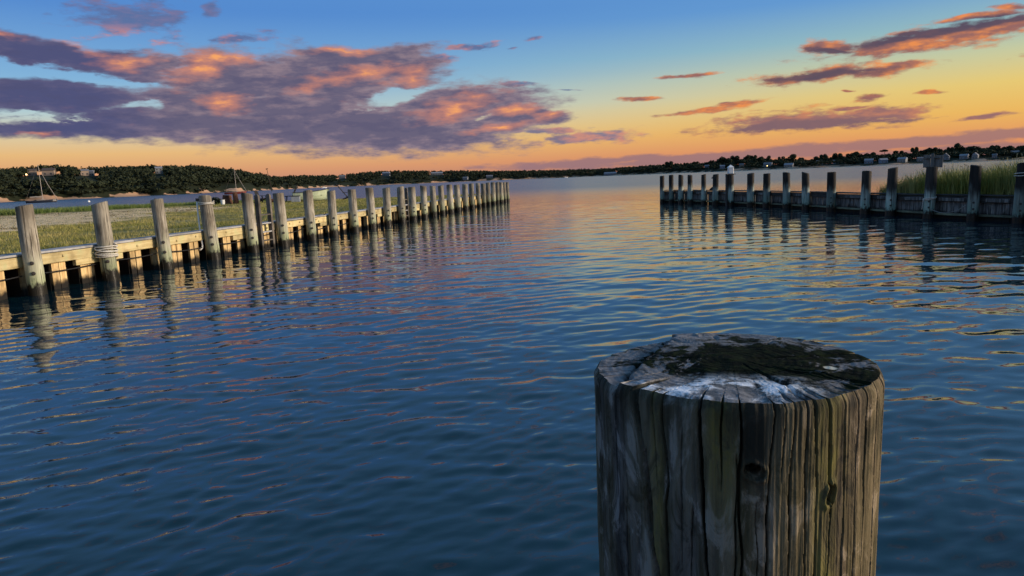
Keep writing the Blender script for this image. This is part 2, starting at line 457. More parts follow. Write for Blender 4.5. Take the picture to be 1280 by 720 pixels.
M_PILE_L = wood_pile_mat('weathered_pile', (0.42, 0.385, 0.32), (0.17, 0.145, 0.11), (0.44, 0.44, 0.33), 0.62, (0.26, 0.30, 0.17), 0.75)
M_PILE_R = wood_pile_mat('dark_topped_pile', (0.042, 0.037, 0.034), (0.016, 0.014, 0.013), (0.38, 0.44, 0.40), 0.80, (0.22, 0.36, 0.30), 0.3)  # blackened upper wood over a pale grey-green lower reach
M_WALE = plank_mat('new_wale_timber', (0.60, 0.50, 0.27), (0.46, 0.36, 0.17), 0.1, 0.75, 0, (0.42, 0.46, 0.24))
M_SHEET = plank_mat('sheet_plank_timber', (0.66, 0.49, 0.25), (0.46, 0.31, 0.14), 0.13, 0.8, 2)
M_BACK = plank_mat('dark_backing', (0.045, 0.026, 0.015), (0.02, 0.012, 0.008), 0.2, 0.85, 2)
M_CAP = plank_mat('grey_cap_board', (0.40, 0.40, 0.41), (0.25, 0.25, 0.26), 0.0, 0.7, 0)
M_DARKB = plank_mat('old_dark_board', (0.085, 0.078, 0.072), (0.028, 0.026, 0.025), 0.16, 0.85, 0)
M_OLDV = plank_mat('old_face_board', (0.26, 0.25, 0.245), (0.03, 0.028, 0.027), 0.2, 0.85, 2)
M_RAILM = plank_mat('mossy_rail', (0.22, 0.25, 0.17), (0.08, 0.08, 0.06), 0.02, 0.8, 0)
M_BOLT = flat_mat('rusty_iron', (0.035, 0.028, 0.024), 0.6, 0.5, 0.4, 40)
M_GALV = flat_mat('galvanised_bolt', (0.42, 0.34, 0.16), 0.5, 0.5, 0.3, 40)
M_ROPE2 = flat_mat('grey_rope', (0.22, 0.21, 0.19), 0.9, 0.1, 0.3, 60)
M_ROPE = flat_mat('pale_rope', (0.52, 0.49, 0.43), 0.85, 0.2, 0.3, 60)
M_CABLE = flat_mat('black_cable', (0.012, 0.012, 0.013), 0.6, 0.3, 0.2)
M_WHITE = flat_mat('white_paint', (0.72, 0.72, 0.70), 0.45, 0.5, 0.08, 12)
M_DARKW = plank_mat('dark_stained_wood', (0.035, 0.03, 0.028), (0.018, 0.016, 0.015), -5, 0.7, 2)

# ------------------------------------------------------------------ water
def build_water():
    # polar sheet centred under the viewer, dense in front
    rs = [0.25]
    while rs[-1] < 48:
        rs.append(rs[-1] + max(0.017, 0.0052 * rs[-1]))
    while rs[-1] < 7000:
        rs.append(rs[-1] * 1.09)
    rs = np.array(rs)
    front = np.linspace(-0.95, 0.95, 560)
    back = np.linspace(0.95, 2 * math.pi - 0.95, 90)[1:-1]
    az = np.concatenate([front, back])
    A, Rr = np.meshgrid(az, rs)
    X = Rr * np.sin(A); Y = Rr * np.cos(A)
    Z = np.zeros_like(X)
    rg = np.random.default_rng(5)
    for i in range(60):
        lam = 0.26 * (6.5) ** (rg.random() ** 1.2)
        th = R_(200) + rg.normal(0, 0.62)
        if i % 6 == 0:
            th = rg.random() * 6.28
        k = 2 * math.pi / lam
        slope = 0.0062 * (lam / 0.6) ** -0.1
        amp = slope / k
        fade = np.clip((lam * 46 - Rr) / (lam * 20), 0, 1)
        ph = rg.random() * 6.28
        warp = 1.2 * np.sin(X * 0.31 + 1.7 * i) + 1.2 * np.sin(Y * 0.27 + 0.9 * i)
        s = np.sin(k * (X * math.sin(th) + Y * math.cos(th)) + ph + warp)
        Z += amp * fade * (s + 0.25 * s * s)
    # short chop close by
    nn = int(np.searchsorted(rs, 17.0))
    Xn, Yn, Rn = X[:nn], Y[:nn], Rr[:nn]
    for i in range(44):
        lam = 0.095 * (3.4) ** rg.random()
        th = R_(158) + rg.normal(0, 0.55)
        k = 2 * math.pi / lam
        amp = 0.0178 / k
        fade = np.clip((lam * 56 - Rn) / (lam * 26), 0, 1)
        gst = 0.35 + 1.3 * fbm(Xn * 0.7 + i * 3.1, Yn * 0.7, 300 + i % 5, 2) if i % 4 == 0 else gst
        s = np.sin(k * (Xn * math.sin(th) + Yn * math.cos(th)) + rg.random() * 6.28 + 0.9 * np.sin(Xn * 1.3 + i) + 0.9 * np.sin(Yn * 1.1 + 2.0 * i))
        Z[:nn] += amp * fade * gst * (s + 0.3 * s * s)
    na = len(az); nr = len(rs)
    verts = np.stack([X, Y, Z], -1).reshape(-1, 3)
    i = np.arange(nr - 1)[:, None] * na; j = np.arange(na)[None, :]; j2 = (j + 1) % na
    F = np.stack([i + j, i + na + j, i + na + j2, i + j2], -1).reshape(-1, 4)
    F = F[:, ::-1]
    m, q = mat('bay_water')
    p = q.pos(); x, y, z = q.xyz(p)
    ca, sa = math.cos(R_(20)), math.sin(R_(20))
    xr = q.mad(x, ca, q.mul(y, sa)); yr = q.mad(y, ca, q.mul(x, -sa))
    gust = q.ss(q.noise(q.vec(q.mul(x, 0.09), q.mul(y, 0.05), 0.0), 1.0, 3.0, 0.5), 0.35, 0.65, 0.55, 1.25)
    n1 = q.noise(q.vec(q.mul(xr, 0.9), q.mul(yr, 2.1), 0.0), 1.0, 1.5, 0.5, 0.4)
    n2 = q.noise(q.vec(q.mul(xr, 5.5), q.mul(yr, 10.0), 4.0), 1.0, 2.5, 0.5, 0.5)
    n3 = q.noise(q.vec(q.mul(x, 0.25), q.mul(y, 0.8), 9.0), 1.0, 3.0, 0.55, 0.5)
    h = q.mad(n1, 0.022, q.mad(n2, 0.0024, q.mul(n3, 0.010)))
    nrm = q.bump(q.mul(h, gust), 1.0, 1.0)
    # ripples too small to resolve far out act as roughness
    dist = q.m('SQRT', q.mad(x, x, q.mul(y, y)))
    rough = q.ss(dist, 14.0, 120.0, 0.012, 0.25)
    q.bsdf((0.002, 0.017, 0.026), rough, nrm, 0.72, IOR=1.333)
    o = link('water', mesh_from('water', verts, F, True), m)
    tag(o, 'dark blue rippled bay water reaching to the far shore', 'water', kind='structure')
build_water()

# ------------------------------------------------------------------ far shore
# bearing (rad), slope of the wooded skyline above eye level, distance of the shore
SKY = [(-1.25, 0.030), (-0.80, 0.033), (-0.6103,0.03254), (-0.5641,0.03591), (-0.5159,0.03184), (-0.4465,0.03278), (-0.4009,0.03044), (-0.3537,0.02487), (-0.3149,0.01628), (-0.2743,0.01688), (-0.2328,0.01640), (-0.1688,0.01938), (-0.1037,0.01692), (-0.0376,0.01435), (0.0066,0.01259), (0.0730,0.01100), (0.1388,0.01046), (0.2035,0.01309), (0.2561,0.01290), (0.3272,0.01694), (0.3857,0.01209), (0.4414,0.01335), (0.4770,0.01445), (0.5197,0.01505), (0.5604,0.01743), (0.6216,0.01474), (0.9, 0.016), (1.35, 0.016)]
SKY_A = np.array([a for a, _ in SKY]); SKY_T = np.array([t for _, t in SKY])
SH_A = np.array([-1.25, -0.62, -0.45, -0.36, -0.31, -0.25, -0.1, 0.1, 0.2, 0.3, 0.45, 0.62, 1.35])
SH_D = np.array([480, 540, 640, 740, 900, 1120, 1300, 1350, 1250, 1080, 980, 930, 900.0])
def shore(a): return np.interp(a, SH_A, SH_D) + 9 * np.sin(a * 61) + 5 * np.sin(a * 147 + 1)
def plateau(a):
    tree = np.interp(a, [-0.4, -0.25, 0.15, 0.3], [6.5, 9.5, 10.0, 11.5])
    return np.maximum(np.interp(a, SKY_A, SKY_T) * (shore(a) + 130) + 1.7 - tree, 1.6)
def ground_h(a, r):
    t = np.clip((r - shore(a) - 4) / 118.0, 0, 1)
    lowland = np.interp(a, [0.1, 0.25], [0.0, 1.0])
    t = t ** (0.62 + 0.0 * lowland)
    H = plateau(a)
    base = np.clip((r - shore(a) + 8) / 8.0, 0, 1) * 1.2 - 0.5
    return base + (H - 0.6) * t * (1 - 0.12 * np.sin(a * 90 + r * 0.05) * (1 - t))

def build_shore():
    az = np.linspace(-1.22, 1.32, 620)
    offs = np.array([-10, -6, -2, 1, 4, 8, 14, 20, 28, 38, 50, 65, 82, 100, 125, 160, 220, 400, 900.0])
    A, O = np.meshgrid(az, offs)
    Rr = shore(A) + O
    Z = ground_h(A, Rr) + 0.5 * fbm(A * 300, O * 0.1, 3) * (O > 5)
    Z[0] = -1.5
    V = np.stack([Rr * np.sin(A), Rr * np.cos(A), Z], -1).reshape(-1, 3)
    na = len(az)
    i = np.arange(len(offs) - 1)[:, None] * na; j = np.arange(na - 1)[None, :]
    F = np.stack([i + j, i + j + 1, i + na + j + 1, i + na + j], -1).reshape(-1, 4)
    m, q = mat('far_shore_ground')
    p = q.pos(); x, y, z = q.xyz(p)
    n = q.noise(p, 0.035, 5.0, 0.6)
    sand = q.mix(q.noise(p, 0.2, 4.0), (0.36, 0.20, 0.12), (0.44, 0.30, 0.20))
    bluff = q.ss(q.mad(q.sub(n, 0.5), -22.0, z), 1.9, 0.9)
    col = q.mix(bluff, (0.018, 0.022, 0.011), sand)
    q.bsdf(col, 0.95, None, 0.1)
    o = link('hills', mesh_from('hills', V, F, True), m)
    tag(o, 'low wooded bluffs and sandy shore across the bay', 'hills', kind='structure')
build_shore()

HOUSES = [(-0.5801,0.02580,0.00846),(-0.5638,0.02530,0.01235),(-0.5284,0.02417,0.00873),(-0.5209,0.02488,0.00487),(-0.4483,0.02398,0.00810),(-0.2249,0.00970,0.00767),(-0.1661,0.01065,0.00997),(-0.0975,0.00960,0.01677),(-0.0582,0.00093,0.00673),(-0.0249,0.00234,0.00899),(0.1419,-0.00052,0.01668),(0.2705,0.00329,0.00866),(0.2900,0.00194,0.00861),(0.3143,0.00300,0.00748),(0.3471,0.00210,0.01374),(0.3725,0.00050,0.01465),(0.3944,0.00259,0.00519),(0.4095,0.00192,0.01237),(0.4280,0.00209,0.00920),(0.4651,0.00092,0.01306),(0.4810,0.00069,0.01195),(0.5017,0.00071,0.01281),(0.5203,0.00080,0.00877),(0.5466,0.00145,0.01056),(0.5651,0.00150,0.01139),(0.5761,0.00143,0.00848),(0.5947,0.00098,0.00652),(0.6134,0.00275,0.01103)]
H_R = []
for a, s, w in HOUSES:
    r = float(shore(a)) + 6
    while ground_h(a, r) < 1.7 + s * r and r < float(shore(a)) + 128:
        r += 1.0
    H_R.append(r)

def crown_template(n, seed, flat=1.0, size=(0.22, 0.40)):
    """leaf clumps scattered through an uneven crown about 1 m in radius"""
    rg = np.random.default_rng(seed)
    lobes = rg.normal(0, 0.46, (7, 3)); lobes[:, 2] = np.abs(lobes[:, 2]) * 0.85 - 0.1
    lob_r = rg.uniform(0.28, 0.62, 7)
    k = rg.integers(0, 7, n)
    dirs = rg.normal(0, 1, (n, 3)); dirs /= np.linalg.norm(dirs, axis=1)[:, None]
    P = lobes[k] + dirs * (lob_r[k] * rg.uniform(0.65, 1.0, n))[:, None]
    P[:, 2] *= flat
    t1 = rg.normal(0, 1, (n, 3)); t1 /= np.linalg.norm(t1, axis=1)[:, None]
    nn = dirs + rg.normal(0, 0.5, (n, 3)); nn /= np.linalg.norm(nn, axis=1)[:, None]
    t1 -= nn * (t1 * nn).sum(1)[:, None]; t1 /= np.linalg.norm(t1, axis=1)[:, None]
    t2 = np.cross(nn, t1)
    s = rg.uniform(size[0], size[1], n)[:, None]
    V = np.stack([P + t1 * s, P - t1 * s * 0.6 + t2 * s * 0.8, P - t1 * s * 0.6 - t2 * s * 0.8], 1)
    return V.reshape(-1, 3)

def foliage_mat(name, a, b, trans=0.15):
    m, q = mat(name)
    r = q.isl()
    n = q.noise(q.pos(), 0.06, 3.0)
    col = q.mix(r, a, b)
    col = q.mix(q.ss(n, 0.4, 0.65, 0.0, 0.6), col, tuple(v * 0.55 for v in a))
    q.bsdf(col, 0.8, None, 0.15)
    return m
M_FOL = foliage_mat('far_foliage', (0.022, 0.029, 0.014), (0.034, 0.041, 0.019))
M_FOLD = foliage_mat('shore_tree_foliage', (0.020, 0.028, 0.013), (0.036, 0.044, 0.020))
M_BARK = flat_mat('bark', (0.06, 0.045, 0.035), 0.9, 0.1, 0.3)

def build_wood():
    rg = np.random.default_rng(21)
    T = [crown_template(120, 100 + i, 0.85, (0.14, 0.30)) for i in range(8)]
    pts = []
    for a0, a1, sp in ((-1.2, -0.31, 6.4), (-0.31, 0.2, 9.0), (0.2, 1.3, 8.0)):
        a = a0
        while a < a1:
            D = float(shore(a))
            r = D + 5 + rg.random() * 5
            depth = 150 if a < -0.31 else 150
            while r < D + depth:
                aa = a + rg.normal(0, sp * 0.3) / D; rr = r + rg.normal(0, sp * 0.3)
                off = rr - D
                bl = float(vnoise(np.array([aa * D * 0.03]), np.array([off * 0.05]), 40)[0]) if off < 26 else 0
                keep = True
                if off < 26 and bl > 0.72 and a < 0:
                    keep = False
                if a > 0.2 and off < 24 and rg.random() < 0.5:
                    keep = False
                for (ha, hs, hw), hr in zip(HOUSES, H_R):
                    if abs(aa - ha) < hw / 2 + 4.0 / D and hr - (100 if aa < 0.2 else 30) < rr < hr + 9:
                        zt_ = float(ground_h(aa, rr)) + 10.5 * float(np.interp(off, [0, 20, 60], [0.45, 0.8, 1.0]))
                        if zt_ - 1.7 > (float(ground_h(ha, hr)) - 0.7) * rr / hr:
                            keep = False
                if keep:
                    pts.append((aa, rr))
                r += sp * (1.0 if off < 110 else 1.3)
            a += sp / D
    pts = np.array(pts)
    out = []
    z0 = ground_h(pts[:, 0], pts[:, 1])
    for i in range(len(pts)):
        a, r = pts[i]
        s = rg.uniform(3.2, 5.4) * (1.25 if rg.random() < 0.12 else 1.0)
        hgt = np.interp(r - shore(a), [0, 20, 60], [0.45, 0.8, 1.0])
        t = T[rg.integers(0, 8)]
        an = rg.random() * 6.28; ca, sa = math.cos(an), math.sin(an)
        v = np.stack([t[:, 0] * ca - t[:, 1] * sa, t[:, 0] * sa + t[:, 1] * ca, t[:, 2]], 1) * s
        v[:, 2] *= hgt
        v += (r * math.sin(a), r * math.cos(a), z0[i] + hgt * (10.0 - s * 1.25) * rg.uniform(0.8, 1.05))
        out.append(v)
    V = np.concatenate(out)
    F = np.arange(len(V)).reshape(-1, 3)
    o = link('far_wood', mesh_from('far_wood', V, F), M_FOL)
    tag(o, 'dense dark woodland covering the bluffs across the bay', 'woodland', kind='stuff')
build_wood()

def tree_set():
    rg = random.Random(3)
    crowns = [mesh_from('crown', crown_template(900, 300 + i, [0.9, 0.75, 1.1, 0.8][i], (0.10, 0.2)), np.arange(2700).reshape(-1, 3)) for i in range(4)]
    flatc = mesh_from('crown', crown_template(800, 310, 0.38, (0.10, 0.2)), np.arange(2400).reshape(-1, 3))
    trunks = []
    for i in range(4):
        b = MB()
        r2 = random.Random(50 + i)
        b.tube([(0, 0, -0.5), (r2.uniform(-.1, .1), r2.uniform(-.1, .1), 3), (r2.uniform(-.3, .3), r2.uniform(-.3, .3), 6.5)], [0.38, 0.27, 0.12], 7)
        for k in range(5):
            an = k * 1.26 + r2.random(); z = r2.uniform(3.0, 5.2)
            b.tube([(0, 0, z), (math.cos(an) * 1.3, math.sin(an) * 1.3, z + 1.3), (math.cos(an) * 2.6, math.sin(an) * 2.6, z + 2.2)], [0.15, 0.09, 0.04], 5)
        trunks.append(mesh_from('trunk', b.v, b.f))
    for cme in crowns + [flatc]:
        cme.materials.append(M_FOLD)
    for t in trunks:
        t.materials.append(M_BARK)
    n = 0
    a = 0.215
    spots = []
    while a < 0.66:
        spots.append((a + rg.uniform(-0.003, 0.003), rg.uniform(48, 105), rg.uniform(0.75, 1.3), rg.randrange(4)))
        a += rg.uniform(0.006, 0.011)
    spots = [s for s in spots if all(abs(s[0] - x) > 0.006 for x in (0.4816, 0.3971))]
    for a, off, s, k in spots:
        r = float(shore(a)) + off
        # keep the houses in view
        for (ha, hs, hw), hr in zip(HOUSES, H_R):
            if abs(a - ha) < hw / 2 + 0.005 and r < hr + 8:
                r = hr + 10
        z = float(ground_h(a, r))
        want = float(np.interp(a, SKY_A, SKY_T)) * r + 1.7 - z
        hs_ = max(8.0, want * rg.uniform(0.88, 1.22))
        t = thing('shore_tree', 'dark round-crowned tree standing on the low shore beyond the marsh', 'tree', (r * math.sin(a), r * math.cos(a), z), rg.uniform(0, 6.28), 'broadleaf trees along the low shore beyond the marsh')
        c_ = link('crown', crowns[k], None, t); sc_ = hs_ / 10.5
        c_.scale = (5.4 * sc_ * s, 5.4 * sc_ * s, 4.8 * sc_); c_.location = (0, 0, 5.6 * sc_)
        tr = link('trunk', trunks[k], None, t); tr.scale = (sc_, sc_, sc_)
    a = 0.4816; r = float(shore(a)) + 60; z = float(ground_h(a, r))
    t = thing('shore_tree', 'lone flat-topped tree on a bare trunk rising above the far treeline', 'tree', (r * math.sin(a), r * math.cos(a), z), 0.4)
    c_ = link('crown', flatc, None, t); c_.scale = (5.6, 5.6, 5.0); c_.location = (0, 0, 13.2)
    tr = link('trunk', trunks[0], None, t); tr.scale = (2.0, 2.0, 1.75)
tree_set()

# ------------------------------------------------------------------ far houses
M_GLASS = flat_mat('dark_window_glass', (0.03, 0.035, 0.045), 0.15, 0.6, 0.1)
WALLM = [flat_mat('white_clapboard', (0.20, 0.20, 0.20), 0.7, 0.3, 0.06, 1.0), flat_mat('grey_shingle', (0.17, 0.175, 0.19), 0.8, 0.2, 0.12, 1.0), flat_mat('cream_clapboard', (0.28, 0.21, 0.16), 0.7, 0.3, 0.06, 1.0), flat_mat('blue_grey_clapboard', (0.15, 0.18, 0.23), 0.75, 0.3, 0.08, 1.0)]
ROOFM = [flat_mat('grey_roof', (0.16, 0.16, 0.17), 0.85, 0.2, 0.15, 2.0), flat_mat('brown_roof', (0.09, 0.07, 0.06), 0.85, 0.2, 0.15, 2.0), flat_mat('pale_roof', (0.24, 0.24, 0.26), 0.85, 0.2, 0.15, 2.0)]
def lit_mat():
    m, q = mat('lit_lamp')
    e = q.node('ShaderNodeEmission'); e.inputs[0].default_value = (1.0, 0.66, 0.26, 1); e.inputs[1].default_value = 5.0
    o = q.node('ShaderNodeOutputMaterial'); q.nt.links.new(e.outputs[0], o.inputs[0])
    return m
M_LIT = lit_mat()
H_LAB = [('small cream house beside the lit lamp on the wooded ridge', 2, 1), ('long cream low-roofed house on the ridge above the dark sailboat', 2, 1), ('cream house among the ridge trees above the eroded bank', 2, 0),
 ('narrow pale house at the edge of the ridge clearing', 1, 2), ('white house alone on the wooded hill crown', 0, 2), ('small grey house half hidden on the far ridge', 1, 0),
 ('white gabled house high on the far ridge above the pile row', 0, 2), ('long white house with several roofs on the far ridge', 0, 2), ('small grey cottage at the foot of the far wood', 1, 0),
 ('low grey house near the end of the pile row across the bay', 1, 0), ('long blue-grey house at the water across the channel mouth', 3, 2), ('small grey house on the far shore behind the outermost marsh piles', 1, 0),
 ('blue-grey house left of the white lantern post', 3, 2), ('cream house just past the white lantern post', 2, 0), ('wide white house with a lit window on the far shore', 0, 0),
 ('long low white boathouse at the waterline', 0, 2), ('narrow white gabled cottage between shore trees', 0, 2), ('blue-grey house under round shore trees', 3, 0),
 ('grey shingled cottage beside the blue-grey house', 1, 0), ('broad pale house under the shore trees with bare trunks', 3, 2), ('pale gabled house below the flat-topped tree', 3, 2),
 ('low white house between the marsh piles and the sign', 0, 2), ('small white house half hidden by the pile sign', 0, 0), ('grey house with steep gable just past the pile sign', 1, 0),
 ('long grey low house at the far waterline beyond the tall grass', 1, 2), ('white steep-gabled house on the far shore beyond the tall grass', 0, 2), ('small grey cottage near the white two-storey house', 1, 0), ('white two-storey house with dark windows on the far shore', 0, 0)]
for i, ((a, s, w), hr) in enumerate(zip(HOUSES, H_R)):
    lab, wm, rm = H_LAB[i]
    lab = lab.replace(' left of ', ' just before ')
    z = max(float(ground_h(a, hr)), 0.4)
    W = w * hr * (0.72 if a > 0.2 else 1.0); Dp = min(8.0, W * 0.8); hh = (0.85 if a > 0.2 else 1.0) * 5.2 if i in (4, 6, 27, 23) else (3.4 if W > 11 else 4.2)
    t = thing('shore_house', lab, 'house', (hr * math.sin(a), hr * math.cos(a), z - 0.3), -a + random.uniform(-0.35, 0.35), 'houses on the far shore')
    MB().box((0, 0, hh / 2), (W, Dp, hh)).build('wall', WALLM[wm], t)
    rh = min(Dp, W) * (0.42 if i in (16, 23, 25) else 0.3)
    b = MB()
    if i in (16, 23, 25):     # gable towards the water
        b.v = [(-W / 2 - .3, -Dp / 2 - .4, hh), (W / 2 + .3, -Dp / 2 - .4, hh), (0, -Dp / 2 - .4, hh + rh * 1.5), (-W / 2 - .3, Dp / 2 + .4, hh), (W / 2 + .3, Dp / 2 + .4, hh), (0, Dp / 2 + .4, hh + rh * 1.5)]
    else:
        b.v = [(-W / 2 - .3, -Dp / 2 - .4, hh), (-W / 2 - .3, Dp / 2 + .4, hh), (-W / 2 - .3, 0, hh + rh), (W / 2 + .3, -Dp / 2 - .4, hh), (W / 2 + .3, Dp / 2 + .4, hh), (W / 2 + .3, 0, hh + rh)]
    b.f = [(0, 1, 2), (3, 5, 4), (0, 2, 5, 3), (1, 4, 5, 2), (0, 3, 4, 1)]
    rf = b.build('roof', ROOFM[rm], t)
    MB().box((W * 0.22, 0.6, hh + rh * 0.9), (0.8, 0.8, 1.8)).build('chimney', ROOFM[1], rf)
    nw = max(2, int(W / 3.0))
    for k in range(nw):
        xk = (k + 0.5) / nw * W - W / 2
        for zz in ([1.7] if hh < 5 else [1.6, 3.9]):
            wdw = MB().box((xk, -Dp / 2 - 0.04, zz), (1.2, 0.12, 1.35)).build('window', WALLM[0], t)
            MB().box((xk, -Dp / 2 - 0.11, zz), (0.98, 0.05, 1.12)).build('pane', M_LIT if (i == 14 and k == nw - 2) else M_GLASS, wdw)
a, s = -0.5862, 0.0272
r = float(shore(a)) + 70
t = thing('yard_lamp', 'bright yellow lit lamp on a post by the ridge house', 'lamp', (r * math.sin(a), r * math.cos(a), 1.7 + s * r - 6.0))
MB().tube([(0, 0, -6), (0, 0, 5.6)], 0.09, 8).build('post', M_BOLT, t)
b = MB(); b.tube([(0, 0, 5.6), (0, 0, 5.8), (0, 0, 6.35), (0, 0, 6.55)], [0.25, 0.55, 0.55, 0.2], 10); b.build('globe', M_LIT, t)

# ------------------------------------------------------------------ lawn spit behind the long bulkhead
LT = Vector((0.196, 1.0, 0)).normalized()         # direction of the lawn-side bulkhead
LN = Vector((LT.y, -LT.x, 0))                     # towards the channel
def Lp(y, off=0.0, z=0.0):
    """point on the lawn-side pile line at depth y, off metres towards the channel"""
    p = Vector((0.196 * y - 10.85, y, z)) + LN * off
    return p
BACK = np.array([(-95, 18), (-66, 38), (-36, 51), (-28, 58), (-22, 62), (-14, 57.5), (-8, 54.9), (-1.0, 55.1)], float)
BS = np.array([0, .22, .45, .58, .70, .82, .91, 1.0])
def sand_mask(x, y):
    n = fbm(x * 0.35, y * 0.35, 71, 4) - 0.5
    a = np.clip((-15.6 - x + n * 7) / 2.2, 0, 1)
    b = 1 - np.clip((y + n * 14 - 43) / 8, 0, 1)
    return a * b
def build_lawn():
    ns, nt = 260, 150
    S, T = np.meshgrid(np.linspace(0, 1, ns), np.linspace(0, 1, nt) ** 1.7)
    yf = -6 + S * 60.6
    fx = 0.196 * yf - 10.85 - 0.36 * LN.x; fy = yf - 0.36 * LN.y
    bx = np.interp(S, BS, BACK[:, 0]); by = np.interp(S, BS, BACK[:, 1])
    X = fx + (bx - fx) * T; Y = fy + (by - fy) * T
    Z = 0.665 + 0.10 * (fbm(X * 0.2, Y * 0.2, 5) - 0.5) * np.clip(T * 8, 0, 1) + 0.035 * (fbm(X * 1.6, Y * 1.6, 9) - 0.5)
    Z = Z - np.clip((T - 0.93) / 0.07, 0, 1) * 0.9
    V = np.stack([X, Y, Z], -1).reshape(-1, 3)
    i = np.arange(nt - 1)[:, None] * ns; j = np.arange(ns - 1)[None, :]
    F = np.stack([i + j, i + ns + j, i + ns + j + 1, i + j + 1], -1).reshape(-1, 4)
    me = mesh_from('lawn', V, F, True)
    at = me.attributes.new('sand', 'FLOAT', 'POINT')
    at.data.foreach_set('value', sand_mask(X, Y).astype(np.float32).ravel())
    m, q = mat('lawn_ground')
    p = q.pos()
    sa = q.node('ShaderNodeAttribute', attribute_name='sand').outputs['Fac']
    n1 = q.noise(p, 0.55, 5.0, 0.62); n2 = q.noise(p, 7.0, 5.0, 0.65)
    gcol = q.mix(q.ss(n1, 0.35, 0.66), (0.125, 0.125, 0.032), (0.40, 0.31, 0.13))
    gcol = q.mix(q.ss(n2, 0.35, 0.7), gcol, (0.16, 0.14, 0.045))
    scol = q.mix(q.ss(n2, 0.3, 0.7), (0.60, 0.41, 0.21), (0.90, 0.65, 0.36))
    scol = q.mix(q.ss(q.noise(p, 1.4, 5.0, 0.65), 0.50, 0.64, 0.0, 0.85), scol, (0.17, 0.13, 0.06))
    f = q.ss(q.add(sa, q.mad(q.sub(n2, 0.5), 1.3, q.mul(q.sub(n1, 0.5), 1.2))), 0.3, 0.7)
    q.bsdf(q.mix(f, gcol, scol), 0.95, q.bump(n2, 0.05), 0.1)
    o = link('lawn', me, m)
    tag(o, 'mown lawn with bare sandy strip behind the long timber bulkhead', 'lawn', kind='structure')
build_lawn()

def blades(P, h, w, lean, seed, segs=1):
    """tapered grass blades; P (n,3) roots, h heights, w widths"""
    rg = np.random.default_rng(seed)
    n = len(P); a = rg.random(n) * 6.283
    dx = np.stack([np.cos(a), np.sin(a), np.zeros(n)], 1)
    la = rg.random(n) * 6.283
    ld = np.stack([np.cos(la), np.sin(la), np.zeros(n)], 1) * (lean * rg.random(n) * h)[:, None]
    up = np.stack([np.zeros(n), np.zeros(n), h], 1)
    b0 = P - dx * w[:, None] / 2; b1 = P + dx * w[:, None] / 2
    tip = P + up + ld
    if segs == 1:
        V = np.stack([b0, b1, tip], 1).reshape(-1, 3)
        return V, np.arange(len(V)).reshape(-1, 3)
    mid = P + up * 0.6 + ld * 0.32
    m0 = mid - dx * w[:, None] * 0.4; m1 = mid + dx * w[:, None] * 0.4
    V = np.stack([b0, b1, m0, m1, tip], 1).reshape(-1, 3)
    k = np.arange(n)[:, None] * 5
    F = np.concatenate([k + np.array([[0, 1, 3]]), k + np.array([[0, 3, 2]]), k + np.array([[2, 3, 4]])], 0)
    return V, F

def grass_mat(name, a, b, c_, cut=0.8):
    m, q = mat(name)
    r = q.isl(); p = q.pos()
    n = q.noise(p, 0.5, 4.0, 0.6)
    col = q.mix(r, a, b)
    col = q.mix(q.mul(q.ss(r, cut, 1.0), q.ss(n, 0.3, 0.7, 0.3, 1.0)), col, c_)
    col = q.mix(q.ss(n, 0.42, 0.68, 0.0, 0.65), col, c_)
    bs = q.bsdf(col, 0.7, None, 0.2)
    return m
M_LAWN = grass_mat('lawn_blades', (0.15, 0.155, 0.034), (0.25, 0.24, 0.056), (0.44, 0.35, 0.14))
M_MARSH = grass_mat('marsh_blades', (0.075, 0.120, 0.022), (0.135, 0.19, 0.042), (0.17, 0.19, 0.055), 0.9)
M_REED = grass_mat('tall_reed_blades', (0.14, 0.165, 0.030), (0.27, 0.27, 0.06), (0.36, 0.31, 0.13), 0.85)

